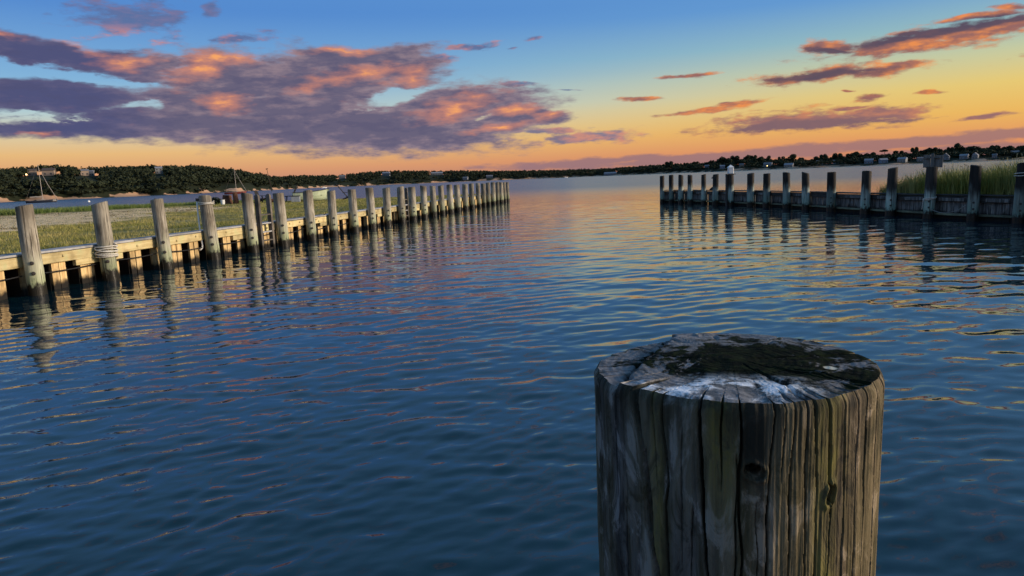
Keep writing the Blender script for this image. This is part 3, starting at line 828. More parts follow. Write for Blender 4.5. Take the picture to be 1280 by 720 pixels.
def lawn_grass():
    rg = np.random.default_rng(31)
    n = 230000
    y = 9 + 45 * rg.random(n) ** 1.25
    off = -0.42 - 22 * rg.random(n) ** 1.15
    X = 0.196 * y - 10.85 + LN.x * off; Y = y + LN.y * off
    keep = rg.random(n) > np.clip(sand_mask(X, Y) * 1.25 - 0.1, 0, 0.97)
    patch = fbm(X * 0.8, Y * 0.8, 90, 4)
    keep &= rg.random(n) < np.clip((patch - 0.28) * 3.2, 0.12, 1)
    # stay on the spit
    bs = np.interp(X, BACK[::1, 0], BACK[:, 1])
    keep &= Y < bs - 1.2
    X, Y, patch = X[keep], Y[keep], patch[keep]
    P = np.stack([X, Y, np.full(len(X), 0.645)], 1)
    h = rg.uniform(0.05, 0.11, len(X)) * (0.6 + patch)
    V, F = blades(P, h, rg.uniform(0.010, 0.022, len(X)), 0.9, 1)
    tag(link('lawn_grass', mesh_from('lawn_grass', V, F), M_LAWN), 'short patchy lawn grass behind the timber bulkhead', 'grass', kind='stuff')
    # marsh strip at the back of the spit
    n = 60000
    s = rg.random(n)
    ax = np.interp(s, [0, .25, .7, .88, 1], [-72, -48, -31, -24.3, -19]); ay = np.interp(s, [0, .25, .7, .88, 1], [27, 38.5, 46.5, 54, 60.2])
    t = rg.random(n) ** 1.3 * 5.0
    X = ax - t * 0.55; Y = ay + t * 0.83
    edge = fbm(X * 0.9, Y * 0.9, 33, 3)
    k = (t > 1.4 * edge)
    X, Y, s = X[k], Y[k], s[k]
    h = np.interp(s, [0, .6, .8, 1], [0.62, 0.58, 0.40, 0.24]) * rg.uniform(0.55, 1.1, len(X)) * (0.7 + 0.6 * fbm(X * 0.5, Y * 0.5, 12, 3))
    P = np.stack([X, Y, np.full(len(X), 0.60)], 1)
    V, F = blades(P, h, rg.uniform(0.02, 0.04, len(X)), 0.5, 2)
    tag(link('marsh_grass', mesh_from('marsh_grass', V, F), M_MARSH), 'strip of green marsh grass between the bare sand and the bay', 'grass', kind='stuff')
lawn_grass()
def wrack():
    rg = np.random.default_rng(55)
    n = 60000
    X = rg.uniform(-34, -15, n); Y = rg.uniform(18, 52, n)
    s = sand_mask(X, Y)
    pt = fbm(X * 0.55, Y * 1.5, 61, 4)
    k = (s > 0.3) & (pt > 0.56) & (rg.random(n) < (pt - 0.54) * 5)
    X, Y = X[k], Y[k]
    P = np.stack([X, Y, np.full(len(X), 0.65)], 1)
    V, F = blades(P, rg.uniform(0.03, 0.10, len(X)), rg.uniform(0.02, 0.05, len(X)), 2.2, 8)
    M_W = grass_mat('dry_wrack', (0.11, 0.08, 0.04), (0.20, 0.15, 0.08), (0.10, 0.12, 0.035), 0.7)
    tag(link('dry_grass_litter', mesh_from('dry_grass_litter', V, F), M_W), 'dry brown grass litter lying in streaks on the bare sand', 'litter', kind='stuff')
wrack()

# ------------------------------------------------------------------ round timber piles
def pile_mesh(r, top, lean, seed, na=26):
    rg = np.random.default_rng(seed)
    zs = np.concatenate([[-0.9, -0.4], np.linspace(-0.05, top - 0.03, 16), [top - 0.012, top]])
    th = np.linspace(0, 2 * math.pi, na, endpoint=False)
    T, Zg = np.meshgrid(th, zs)
    rad = r * (1.02 - 0.045 * Zg / top) + 0.012 * (fbm(3 + np.cos(T) * 1.5 + seed, np.sin(T) * 1.5 + Zg * 0.9, seed, 3) - 0.5) * 2
    rad += 0.006 * (fbm(T * 5, Zg * 0.3 + seed, seed + 9, 2) - 0.5)
    rad[-1] *= 0.93
    rad[-2] *= 0.99
    tilt = rg.uniform(-0.03, 0.03, 2)
    Zg = Zg + np.where(Zg > top - 0.05, 1, 0) * (tilt[0] * np.cos(T) + tilt[1] * np.sin(T))
    X = rad * np.cos(T) + lean[0] * (Zg / top); Y = rad * np.sin(T) + lean[1] * (Zg / top)
    V = np.stack([X, Y, Zg], -1).reshape(-1, 3)
    nz = len(zs)
    F = []
    for i in range(nz - 1):
        for j in range(na):
            j2 = (j + 1) % na
            F.append((i * na + j, i * na + j2, (i + 1) * na + j2, (i + 1) * na + j))
    c = len(V)
    V = np.vstack([V, [[lean[0], lean[1], top + 0.004]]])
    b = (nz - 1) * na
    for j in range(na):
        F.append((b + j, b + (j + 1) % na, c))
    return mesh_from('shaft', V, F, True)

bolt_me = None
def bolt_disc(r=0.03, t=0.02):
    b = MB(); b.tube([(0, 0, 0), (0, 0, t * 0.7), (0, 0, t)], [r, r, r * 0.7], 10)
    return mesh_from('bolt', b.v, b.f)
BOLT = bolt_disc(0.034, 0.022); BOLT.materials.append(M_BOLT)
GBOLT = bolt_disc(0.026, 0.02); GBOLT.materials.append(M_GALV)
def put_bolt(me, parent, p, d, s=1.0):
    o = link('bolt', me, None, parent)
    o.location = p
    o.rotation_euler = Vector(d).to_track_quat('Z', 'Y').to_euler()
    o.scale = (s, s, s)
    return o

L_RAW = [(-8.32,12.39,1.58,.03),(-8.11,14.33,1.58,.05),(-7.7,15.88,1.56,.05),(-7.37,17.67,1.58,.08),(-7.23,20.02,1.59,.04),(-6.95,21.89,1.56,.04),(-6.41,23.09,1.57,.03),(-5.94,24.14,1.56,.01),
 (-5.67,26.2,1.57,-.03),(-5.4,28.2,1.57,.01),(-5.1,30.0,1.53,0),(-4.7,31.4,1.53,.03),(-4.33,32.35,1.54,.02),(-3.94,33.37,1.52,.01),(-3.69,35.31,1.53,.03),(-3.39,36.64,1.52,.02),(-3.15,39.05,1.51,.04),
 (-2.87,40.75,1.49,.03),(-2.57,42.61,1.51,.03),(-2.2,43.4,1.49,.03),(-1.88,45.54,1.51,.02),(-1.65,48.05,1.49,.04),(-1.36,49.21,1.49,.04),(-1.05,50.44,1.5,.04),(-.79,51.8,1.49,.04),(-.51,53.23,1.5,.04),(-.28,54.24,1.48,.04),(-.04,54.51,1.47,.04)]
LY = []
special = {0: 'pale grey timber pile with swirling grain, standing closest of the lawn-side row',
 1: 'brown-topped timber pile wrapped with white rope on the lawn-side bulkhead', 2: 'smooth pale grey timber pile between the roped pile and the white hooked pipe',
 3: 'grey-green timber pile with a white hooked pipe hung on it', 4: 'grey timber pile just before the ladder on the lawn-side bulkhead', 5: 'pale green-grey timber pile just past the ladder on the lawn-side bulkhead'}
for i, (x, y, top, dx) in enumerate(L_RAW):
    yy = 10.85 / (0.196 - x / y)
    yy = 0.65 * yy + 0.35 * y if abs(yy - y) < 1.5 else yy
    yy = 10.85 / (0.196 - x / y)
    LY.append(yy)
    top = top * (yy / y) ** 0.0
    p = Lp(yy)
    lab = special.get(i, '%s timber pile along the lawn-side bulkhead, counted from the swirl-grained pile' % ORD[i])
    if i == len(L_RAW) - 1:
        lab = 'outermost timber pile at the channel end of the lawn-side bulkhead'
    t = thing('timber_pile', lab, 'pile', p, 0, 'timber piles of the lawn-side bulkhead')
    r = random.uniform(0.134, 0.172)
    lean = (-abs(dx) * 0.9 if i < 9 else random.uniform(-.04, .04), random.uniform(-.04, .04))
    link('shaft', pile_mesh(r, top + random.uniform(-0.025, 0.02), lean, 40 + i), M_PILE_L, t)
    a0 = math.radians(-62)
    dd = Vector((math.cos(a0), math.sin(a0), 0))
    if yy < 36:
        for zz in (0.40, 0.62 if i % 3 else 0.58):
            put_bolt(BOLT, t, dd * (r * 1.0) + Vector((lean[0] * zz / 1.5, lean[1] * zz / 1.5, zz)), dd)

# ------------------------------------------------------------------ lawn-side bulkhead
bl = thing('timber_bulkhead', 'long new timber bulkhead with yellow wale and plank sheeting holding back the lawn', 'bulkhead', (0, 0, 0))
AX = (LT, LN, Vector((0, 0, 1)))
NEAR, FAR = 7.0, 55.0
k = LN.length
def seg(name, y0, y1, off, z, th, hh, material, jit=0.0, bev=0.006):
    """board along the wall from depth y0 to y1; origin at its middle, local x along the wall"""
    a, b_ = Lp(y0, off, z), Lp(y1, off, z)
    o = MB().box((0, 0, 0), ((b_ - a).length, th, hh), None, jit).build(name, material, bl, (a + b_) / 2, bevel=bev)
    o.rotation_euler = (0, 0, math.atan2(LT.y, LT.x))
    return o
WOFF = -0.212
# wales in lengths that join behind piles, with a short block under each joint
joints = [NEAR] + [LY[i] for i in range(1, len(LY), 3)] + [FAR]
joints = [j for n_, j in enumerate(joints) if n_ == 0 or j - joints[n_ - 1] > 0.8]
for a, b_ in zip(joints[:-1], joints[1:]):
    zt = 0.60 + random.uniform(-0.008, 0.008)
    w = seg('wale_board', a + 0.005, b_ - 0.005, WOFF + random.uniform(-.004, .004), zt, 0.09, 0.185, M_WALE, 0.003, 0.008)
    yy = a + 0.35
    while yy < min(b_, 40) - 0.2:
        if min(abs(yy - q_) for q_ in LY) > 0.24:
            put_bolt(GBOLT, bl, Lp(yy, WOFF + 0.046, zt + random.uniform(-.03, .03)), LN)
        yy += random.uniform(0.55, 0.75)
for q_ in joints[1:-1]:
    seg('joint_block', q_ - 0.62, q_ + 0.62, WOFF - 0.004, 0.445, 0.085, 0.115, M_WALE, 0.003, 0.006)
# grey cap of boards laid end to end, two wide
yy = NEAR
while yy < FAR - 0.1:
    ln = min(random.uniform(2.2, 3.4), FAR - yy)
    seg('cap_board', yy + 0.006, yy + ln - 0.006, WOFF - 0.06, 0.722 + random.uniform(-.003, .003), 0.21, 0.042, M_CAP, 0.003, 0.005)
    seg('cap_board', yy + 0.3, yy + min(ln, FAR - yy - 0.3) + 0.28, WOFF - 0.272, 0.720 + random.uniform(-.004, .003), 0.195, 0.042, M_CAP, 0.003, 0.005)
    yy += ln
# shim blocks seen as dark dashes between cap and wale
# sheeting: pairs of planks standing proud of much darker brown pockets
sheet_me = MB().box((0, 0, 0), (0.165, 0.05, 1.15), None, 0.0)
sheet_me = mesh_from('sheet_plank', sheet_me.v, sheet_me.f); sheet_me.materials.append(M_SHEET)
back_me = MB().box((0, 0, 0), (0.68, 0.05, 1.2)); back_me = mesh_from('backing_plank', back_me.v, back_me.f); back_me.materials.append(M_BACK)
side_me = MB().box((0, 0, 0), (0.03, 0.26, 1.15)); side_me = mesh_from('pocket_side', side_me.v, side_me.f); side_me.materials.append(M_BACK)
yaw = math.atan2(LT.y, LT.x)
yy = NEAR + 0.2
while yy < FAR - 0.3:
    for dd_ in (0.0, 0.178):
        p = Lp(yy + dd_ * LT.y + random.uniform(-.006, .006), WOFF - 0.077 + random.uniform(-.006, .006), 0.1)
        o = link('sheet_plank', sheet_me, None, bl, p); o.rotation_euler = (0, random.uniform(-.008, .008), yaw); o.scale = (random.uniform(0.9, 1.03), 1, 1)
    o = link('backing_plank', back_me, None, bl, Lp(yy + 0.33, WOFF - 0.36, 0.06)); o.rotation_euler = (0, 0, yaw)
    for dd_ in (-0.075, 0.255):
        o = link('pocket_side', side_me, None, bl, Lp(yy + dd_ * LT.y, WOFF - 0.235, 0.08)); o.rotation_euler = (0, 0, yaw)
    yy += random.uniform(0.66, 0.70) * LT.y

# black mooring cable slung from pile to pile under the wale
def sag(a, b_, drop, n=12):
    a, b_ = Vector(a), Vector(b_)
    return [a.lerp(b_, i / n) - Vector((0, 0, drop * 4 * (i / n) * (1 - i / n))) for i in range(n + 1)]
for i in range(0, 9):
    y0 = LY[i - 1] if i else LY[0] - 1.9
    za, zb = random.uniform(0.33, 0.42), random.uniform(0.33, 0.44)
    o = MB().tube(sag(Lp(y0 + 0.1, -0.175, za), Lp(LY[i] - 0.1, -0.175, zb), random.uniform(0.015, 0.09)), 0.013, 6).build('mooring_cable', M_CABLE, None, smooth=True)
    where = ['before the swirl-grained pile', 'from the swirl-grained pile to the roped pile', 'from the roped pile to the smooth pale pile', 'from the smooth pale pile to the pipe pile', 'from the pipe pile to the ladder',
             'across behind the ladder', 'one span past the ladder', 'two spans past the ladder', 'three spans past the ladder'][i]
    tag(o, 'black cable slung under the yellow wale %s' % where, 'cable', 'black cables slung between piles')

# white rope round the second pile
def coil(centre, r, z0, z1, turns, rad, parent, name='rope_coil', tilt=0.0, lean=(0, 0), material=M_ROPE):
    pts = []
    n = int(turns * 20)
    for i in range(n + 1):
        a = 2 * math.pi * i / 20
        z = z0 + (z1 - z0) * i / n
        pts.append((r * math.cos(a) + lean[0], r * math.sin(a) + lean[1], z + tilt * math.cos(a + 0.6) + 0.008 * math.sin(i * 0.7)))
    return MB().tube(pts, rad, 7).build(name, material, parent, smooth=True)
p2_ = Lp(LY[1])
t = thing('mooring_rope', 'white rope wound several turns round the brown-topped pile', 'rope', p2_)
coil(None, 0.192, 0.72, 0.46, 5.2, 0.014, t, tilt=0.025, lean=(-.02, 0))
coil(None, 0.205, 0.70, 0.52, 2.1, 0.013, t, tilt=-0.03, lean=(-.02, 0))
p4_ = Lp(LY[3])
t = thing('mooring_rope', 'thin pale rope tied near the top of the hooked pipe pile', 'rope', p4_)
coil(None, 0.183, 1.44, 1.37, 2.1, 0.012, t, tilt=0.012, lean=(-.065, 0))
t = thing('hooked_pipe', 'white pipe bent to a hook at its foot, hung on a pile', 'pipe', p4_)
pts = [(-.245, -.09, 1.50), (-.245, -.10, 1.2), (-.235, -.11, 0.8), (-.215, -.125, 0.46), (-.205, -.13, 0.38), (-.215, -.15, 0.32), (-.245, -.16, 0.285), (-.29, -.17, 0.28)]
MB().tube(pts, 0.02, 8).build('rod', M_WHITE, t, smooth=True)
MB().box((-.22, -.09, 1.50), (0.09, 0.05, 0.07)).build('bracket', M_BOLT, t)
# dark line stretched from cap to pile eight
o = MB().tube(sag(Lp(LY[6] + 0.25, -0.17, 0.56), Lp(LY[7] - 0.1, -0.20, 0.78), 0.01), 0.014, 6).build('mooring_cable', M_CABLE)
tag(o, 'short black line running up over the cap to the eighth pile', 'cable', 'black cables slung between piles')

# ladders
def ladder(y0, y1, lab, top=1.56):
    t = thing('dock_ladder', lab, 'ladder', Lp((y0 + y1) / 2), math.atan2(LT.y, LT.x), 'wooden ladders on the bulkhead')
    hw = (y1 - y0) / 2 / LT.y
    for s_ in (-1, 1):
        b = MB()
        b.v = []
        zs = [-0.5, top - 0.06, top - 0.02, top]; ws = [0.06, 0.06, 0.045, 0.018]
        for z_, w_ in zip(zs, ws):
            for (ex, ey) in ((-1, -1), (1, -1), (1, 1), (-1, 1)):
                b.v.append((s_ * hw + ex * w_ * 0.8, ey * w_ + 0.0, z_))
        for i in range(3):
            for j in range(4):
                b.f.append((i * 4 + j, i * 4 + (j + 1) % 4, (i + 1) * 4 + (j + 1) % 4, (i + 1) * 4 + j))
        b.f += [(3, 2, 1, 0), (12, 13, 14, 15)]
        b.build('rail', M_LADDER, t, bevel=0.004)
    for i in range(5):
        MB().box((0, 0.0, 0.02 + i * 0.24), (2 * hw - 0.08, 0.09, 0.035)).build('rung', M_CAP if i in (2, 3) else M_LADDER, t, bevel=0.003)
M_LADDER = plank_mat('old_ladder_wood', (0.17, 0.15, 0.13), (0.08, 0.07, 0.06), 0.16, 0.85, 2)
ladder(LY[4] + 0.42, LY[4] + 1.02, 'dark wooden ladder with tall round-topped rails between two lawn-side piles')
ladder(LY[11] + 0.30, LY[11] + 0.75, 'smaller dark ladder beside the twelfth lawn-side pile', 1.5)
o = MB().tube([Lp(LY[10], 0.2, 1.0)], 0.01).build if False else None

# ------------------------------------------------------------------ marsh-side bulkhead
R_PTS = [(8.78,40.96,1.52),(9.14,40.25,1.54),(9.48,39.43,1.52),(9.75,38.47,1.51),(10.18,37.36,1.51),(10.38,35.96,1.51),(10.7,34.52,1.49),(11.16,33.02,1.5),(11.45,31.77,1.48),(11.73,30.19,1.49),(11.96,28.78,1.47),(12.12,26.85,1.47),(12.36,24.79,1.47),(12.58,23.53,1.55),(12.76,21.7,1.56),(13.13,20.19,1.55),(13.49,18.84,1.55)]
R_LEAN = [0.01, .01, .01, 0, 0, .02, -.01, 0, 0, -.03, -.05, -.03, .02, .03, .05, .02, .02]
r_lab = {0: 'outermost dark pile at the channel end of the marsh-side bulkhead', 6: 'dark pile carrying the white lantern box on the marsh-side bulkhead', 13: 'dark pile at the edge of the tall grass, before the signed pile',
         14: 'dark pile carrying the sign boards beside the tall grass', 15: 'dark pile with pale green foot just past the signed pile', 16: 'dark pile with thin rope near its top at the picture edge, marsh side'}
R_V = [Vector((x, y, 0)) for x, y, _ in R_PTS]
for i, (x, y, top) in enumerate(R_PTS):
    lab = r_lab.get(i, '%s dark timber pile of the marsh-side bulkhead, counted from its channel end' % ORD[i])
    t = thing('timber_pile', lab, 'pile', (x, y, 0), 0, 'timber piles of the marsh-side bulkhead')
    r = random.uniform(0.145, 0.162) if i > 4 else random.uniform(0.125, 0.14)
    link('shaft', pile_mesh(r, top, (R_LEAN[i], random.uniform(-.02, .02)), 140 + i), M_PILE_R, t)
    if i > 10:
        a0 = math.radians(-120); dd = Vector((math.cos(a0), math.sin(a0), 0))
        for zz in (0.34, 0.52):
            put_bolt(BOLT, t, dd * r + Vector((0, 0, zz)), dd, 0.9)
br = thing('old_bulkhead', 'old weathered board bulkhead with grey cap running along the marsh', 'bulkhead', (0, 0, 0))
ext = [R_V[0] + (R_V[0] - R_V[1]) * 0.25] + R_V[1:] + [R_V[-1] + (R_V[-1] - R_V[-2]) * s_ for s_ in (1.0, 2.2, 4.0)]
for i in range(len(ext) - 1):
    a, b_ = ext[i], ext[i + 1]
    tt = (b_ - a).normalized(); nn = Vector((tt.y, -tt.x, 0))
    if nn.x > 0: nn = -nn               # towards the channel
    L = (b_ - a).length; yw = math.atan2(tt.y, tt.x)
    def brd(name, u, off, z, size, material, tilt=0.0, jit=0.003):
        o = MB().box((0, 0, 0), size, None, jit).build(name, material, br, a + tt * u + nn * off + Vector((0, 0, z)), bevel=0.005)
        o.rotation_euler = (0, tilt, yw)
        return o
    brd('cap_board', L / 2, -0.30, 0.70 + random.uniform(-.006, .006), (L - 0.012, 0.30, 0.04), M_CAPR if False else M_DARKB)
    brd('wale_board', L / 2, -0.205, 0.585 + random.uniform(-.01, .01), (L - 0.01, 0.07, 0.16), M_DARKB, random.uniform(-.006, .006))
    if i % 2 == 1 or i > 11:
        brd('patch_board', L * random.uniform(0.4, 0.6), -0.158, 0.575, (L * random.uniform(0.45, 0.6), 0.022, 0.10), M_OLDV2 if False else M_OLDV, random.uniform(-.02, .02))
    nb = max(3, int(L / 0.2))
    for j in range(nb):
        brd('face_board', (j + 0.5) * L / nb, -0.262 + random.uniform(-.008, .008), 0.08 + random.uniform(-.02, .02), (L / nb - 0.008, 0.04, 1.1), M_OLDV)
    brd('rub_rail', L / 2, -0.20, 0.14 + random.uniform(-.01, .01), (L - 0.02, 0.08, 0.06), M_RAILM)

# sign boards on the signed pile, seen from behind
p = R_V[14]
t = thing('pile_sign', 'weathered grey sign boards seen from behind on top of a dark pile', 'sign', (p.x + 0.05, p.y, 1.50), -0.55)
M_SIGN = plank_mat('sign_back', (0.20, 0.19, 0.18), (0.12, 0.115, 0.11), -5, 0.8, 2)
MB().box((-0.145, 0.0, 0.22), (0.19, 0.025, 0.38), None, .004).build('board', M_SIGN, t, bevel=0.004)
MB().box((0.145, 0.0, 0.205), (0.25, 0.025, 0.36), None, .004).build('board', M_SIGN, t, bevel=0.004)
MB().box((0.0, -0.055, 0.20), (0.095, 0.08, 0.48), None, .004).build('post', M_SIGN, t, bevel=0.006)
MB().box((0.0, -0.045, 0.33), (0.40, 0.05, 0.06)).build('batten', M_SIGN, t, bevel=0.004)
# ropes on the marsh side
t = thing('mooring_rope', 'grey rope tied round the signed pile at cap height', 'rope', (p.x, p.y, 0))
coil(None, 0.178, 0.64, 0.57, 2.3, 0.013, t, tilt=0.035, lean=(.02, 0))
MB().tube(sag((-0.185, -0.03, 0.60), (-0.19, 0.02, 0.28), 0.0), 0.013, 6).build('tail', M_ROPE, t, smooth=True)
o = MB().tube(sag(R_V[14] + Vector((-0.05, -0.17, 0.30)), R_V[15] + Vector((-0.16, 0.06, 0.45)), 0.17, 16), 0.011, 6).build('mooring_rope', M_ROPE2, smooth=True)
tag(o, 'grey rope drooping from the signed pile to the next pile', 'rope')
p = R_V[16]
t = thing('mooring_rope', 'thin grey rope turns near the top of the edge pile, marsh side', 'rope', (p.x, p.y, 0))
coil(None, 0.178, 1.36, 1.22, 2.2, 0.011, t, tilt=0.03, lean=(.02, 0))
# white lantern box
p = R_V[6]
t = thing('marker_lantern', 'small white lantern box on a thin dark post beside a far pile', 'lantern', (p.x - 0.02, p.y - 0.05, 0))
MB().tube([(-0.19, 0, -0.4), (-0.19, 0, 1.50)], 0.055, 8).build('post', M_BOLT, t)
MB().box((0.0, 0, 1.50), (0.44, 0.2, 0.03)).build('bracket', M_BOLT, t)
MB().box((0.0, 0, 1.665), (0.24, 0.24, 0.30)).build('housing', M_WHITE, t, bevel=0.02)
b = MB(); b.v = [(-.14, -.14, 1.818), (.14, -.14, 1.818), (.14, .14, 1.818), (-.14, .14, 1.818), (0, 0, 1.95)]; b.f = [(0, 1, 4), (1, 2, 4), (2, 3, 4), (3, 0, 4), (3, 2, 1, 0)]
b.build('cap', M_WHITE, t)
# dark heap of line on the old cap
q_ = (R_V[4] + R_V[5]) / 2 + Vector((0.22, 0, 0.722))
t = thing('rope_heap', 'small dark heap of line lying on the old cap boards', 'rope', q_)
for z_, r_ in ((0.03, 0.16), (0.075, 0.13), (0.115, 0.09)):
    MB().tube([(r_ * math.cos(a_ * .5236) * 1.2, r_ * math.sin(a_ * .5236), z_ + 0.01 * math.sin(a_ * 2.0)) for a_ in range(13)], 0.03, 7).build('coil', M_CABLE, t, smooth=True)

# ------------------------------------------------------------------ marsh on the right bank
def marsh():
    def wx(y): return np.interp(y, [10, 17.3, 18.84, 20.19, 21.7, 23.53, 24.79, 26.85], [15.9, 13.9, 13.49, 13.13, 12.76, 12.58, 12.36, 12.12])
    ns, nt = 90, 90
    S, T = np.meshgrid(np.linspace(0, 1, ns), np.linspace(0, 1, nt) ** 1.5)
    Y = 8 + S * 18.0
    X = wx(Y) + 0.42 + T * 45 + 0.0
    Y2 = Y + T * S * 4
    Z = 0.66 + 0.12 * (fbm(X * 0.4, Y2 * 0.4, 15) - 0.5) - np.clip((S - 0.90) / 0.1, 0, 1) * 1.0
    V = np.stack([X, Y2, Z], -1).reshape(-1, 3)
    i = np.arange(nt - 1)[:, None] * ns; j = np.arange(ns - 1)[None, :]
    F = np.stack([i + j, i + j + 1, i + ns + j + 1, i + ns + j], -1).reshape(-1, 4)
    m, q = mat('marsh_ground')
    n = q.noise(q.pos(), 3.0, 5.0, 0.6)
    q.bsdf(q.mix(n, (0.05, 0.042, 0.022), (0.10, 0.085, 0.05)), 0.95, q.bump(n, 0.05), 0.1)
    tag(link('marsh_bank', mesh_from('marsh_bank', V, F, True), m), 'low marsh bank behind the old bulkhead', 'ground', kind='structure')
    rg = np.random.default_rng(77)
    n = 62000
    y = 12 + 12.9 * rg.random(n)
    off = 0.45 + 9.5 * rg.random(n) ** 1.2
    x = wx(y) + off
    y = y + off * np.clip((y - 8) / 18, 0, 1) * 4 / 45
    cl = fbm(x * 0.7, y * 0.7, 19, 3)
    H = np.interp(y, [12, 18.5, 20.5, 22.5, 24.0, 25.0], [1.30, 1.22, 1.02, 0.84, 0.68, 0.42]) * (0.55 + 0.75 * cl)
    H = H + np.clip((off - 2.0) / 4, 0, 1) * np.interp(y, [18, 21, 23], [0.34, 0.08, 0.0])
    h = H * rg.uniform(0.6, 1.12, n)
    P = np.stack([x, y, np.full(n, 0.6)], 1)
    V, F = blades(P, h, rg.uniform(0.010, 0.022, n), 0.55, 3, 2)
    tag(link('tall_marsh_grass', mesh_from('tall_marsh_grass', V, F), M_REED), 'tall green marsh grass growing behind the old bulkhead', 'grass', kind='stuff')
    # pale seed heads above the grass
    n = 420
    y = 17.5 + 6.6 * rg.random(n) ** 1.4; off = 1.0 + 7 * rg.random(n); x = wx(y) + off
    hh = np.interp(y, [17, 20.5, 22.5, 24], [1.42, 1.12, 0.98, 0.80]) * rg.uniform(0.78, 1.06, n)
    b = MB()
    V = []; Fq = []
    for i in range(n):
        l = rg.normal(0, 0.10, 2)
        r0_ = np.array([x[i], y[i], 0.65]); tip = r0_ + (l[0], l[1], hh[i])
        k = len(V); a = rg.random() * 3.14; dxy = np.array([math.cos(a), math.sin(a), 0]) * 0.004
        V += [r0_ - dxy, r0_ + dxy, tip + dxy, tip - dxy]; Fq.append((k, k + 1, k + 2, k + 3))
        for s_ in range(7):
            c0 = tip - np.array([l[0], l[1], hh[i]]) * 0.02 * s_
            k = len(V); a = rg.random() * 6.28
            e = np.array([math.cos(a), math.sin(a), 0.6]) * rg.uniform(0.03, 0.06)
            f = np.array([-math.sin(a), math.cos(a), 0.0]) * 0.008
            V += [c0 - f, c0 + f, c0 + e]; Fq.append((k, k + 1, k + 2))
    M_SEED = flat_mat('seed_head', (0.42, 0.36, 0.22), 0.9, 0.1, 0.2)
    tag(link('reed_seed_heads', mesh_from('reed_seed_heads', np.array(V), Fq), M_SEED), 'pale seed heads standing above the tall marsh grass', 'grass', kind='stuff')
    # small weeds on the bank edge
    for n_, (yy_, of, hh_, lab) in enumerate(((23.1, 0.9, 0.95, 'leafy weed standing up between the grass-edge pile and the signed pile'), (21.35, 0.8, 0.92, 'leafy weed standing up just past the signed pile'), (24.2, 0.8, 0.6, 'small dark weed at the thin end of the tall grass'))):
        x_ = float(wx(yy_)) + of
        t = thing('marsh_weed', lab, 'plant', (x_, yy_, 0.64))
        b = MB()
        for s_ in range(3):
            b.tube([(0, 0, 0), (rg.normal(0, .06), rg.normal(0, .06), hh_ * 0.6), (rg.normal(0, .12), rg.normal(0, .12), hh_)], [0.008, 0.006, 0.003], 5)
        b.build('stem', M_BARK, t)
        V = []; Fq = []
        for s_ in range(70):
            z_ = rg.uniform(0.25, 1.02) * hh_; c0 = np.array([rg.normal(0, .09), rg.normal(0, .09), z_]); a = rg.random() * 6.28
            e = np.array([math.cos(a) * .07, math.sin(a) * .07, rg.uniform(-.02, .05)]); f = np.array([-math.sin(a), math.cos(a), 0]) * 0.018
            k = len(V); V += [c0, c0 + e * 0.5 + f, c0 + e, c0 + e * 0.5 - f]; Fq.append((k, k + 1, k + 2, k + 3))
        link('leaves', mesh_from('leaves', np.array(V), Fq), M_FOLD, t)
marsh()

# ------------------------------------------------------------------ things on the lawn
GZ = 0.665
def adirondack(name, lab, loc, rz, material, back_h=0.95, recl=0.45, group='dark garden chairs on the lawn'):
    """low slatted garden chair; faces +x"""
    t = thing(name, lab, 'chair', loc, rz, group)
    for s_ in (-1, 1):
        MB().box((0.30, s_ * 0.27, 0.26), (0.09, 0.03, 0.52)).build('leg', material, t)
        MB().bar((0.36, s_ * 0.24, 0.34), (-0.45, s_ * 0.24, 0.03), 0.03, 0.10).build('leg', material, t)
        MB().box((0.02, s_ * 0.31, 0.535), (0.72, 0.12, 0.028)).build('armrest', material, t)
    for i in range(5):
        x_ = 0.32 - i * 0.11
        MB().box((x_, 0, 0.365 - i * 0.034), (0.09, 0.50, 0.02)).build('seat_slat', material, t)
    for i in range(5):
        y_ = -0.2 + i * 0.1
        top = back_h - abs(i - 2) * 0.05
        MB().bar((-0.13, y_, 0.20), (-0.13 - top * recl, y_, 0.20 + top), 0.085, 0.02, (1, 0, 0.4)).build('back_slat', material, t)
    for z_ in (0.35, 0.7):
        MB().box((-0.15 - z_ * recl, 0, 0.20 + z_), (0.03, 0.52, 0.06)).build('back_rail', material, t)
    return t
adirondack('garden_chair', 'black garden chair half hidden behind the ladder rails on the lawn', (-18.6, 54.0, GZ), -0.2, M_DARKW, 0.75, 0.3)
adirondack('garden_chair', 'dark garden chair with tall tilted back at the lawn edge past the rowboat', (-11.85, 53.5, GZ), 0.1, M_DARKW, 1.0, 0.75)
# ladder-back chair facing away from the boat
t = thing('garden_chair', 'black ladder-backed chair standing on the lawn just before the rowboat', 'chair', (-15.95, 52.6, GZ), 0.15, 'dark garden chairs on the lawn')
for s_ in (-1, 1):
    MB().bar((0.16, s_ * 0.23, 0.0), (0.20, s_ * 0.23, 0.42), 0.045, 0.045).build('leg', M_DARKW, t)
    MB().bar((-0.30, s_ * 0.23, 0.0), (-0.24, s_ * 0.23, 0.42), 0.045, 0.045).build('leg', M_DARKW, t)
    MB().bar((0.20, s_ * 0.23, 0.42), (0.50, s_ * 0.23, 1.10), 0.05, 0.05).build('back_post', M_DARKW, t)
MB().box((-0.05, 0, 0.44), (0.62, 0.52, 0.05)).build('seat', M_DARKW, t)
for i in range(4):
    f = 0.3 + i * 0.22
    MB().bar((0.20 + 0.30 * f, -0.24, 0.42 + 0.68 * f), (0.20 + 0.30 * f, 0.24, 0.42 + 0.68 * f), 0.03, 0.085).build('back_slat', M_DARKW, t)
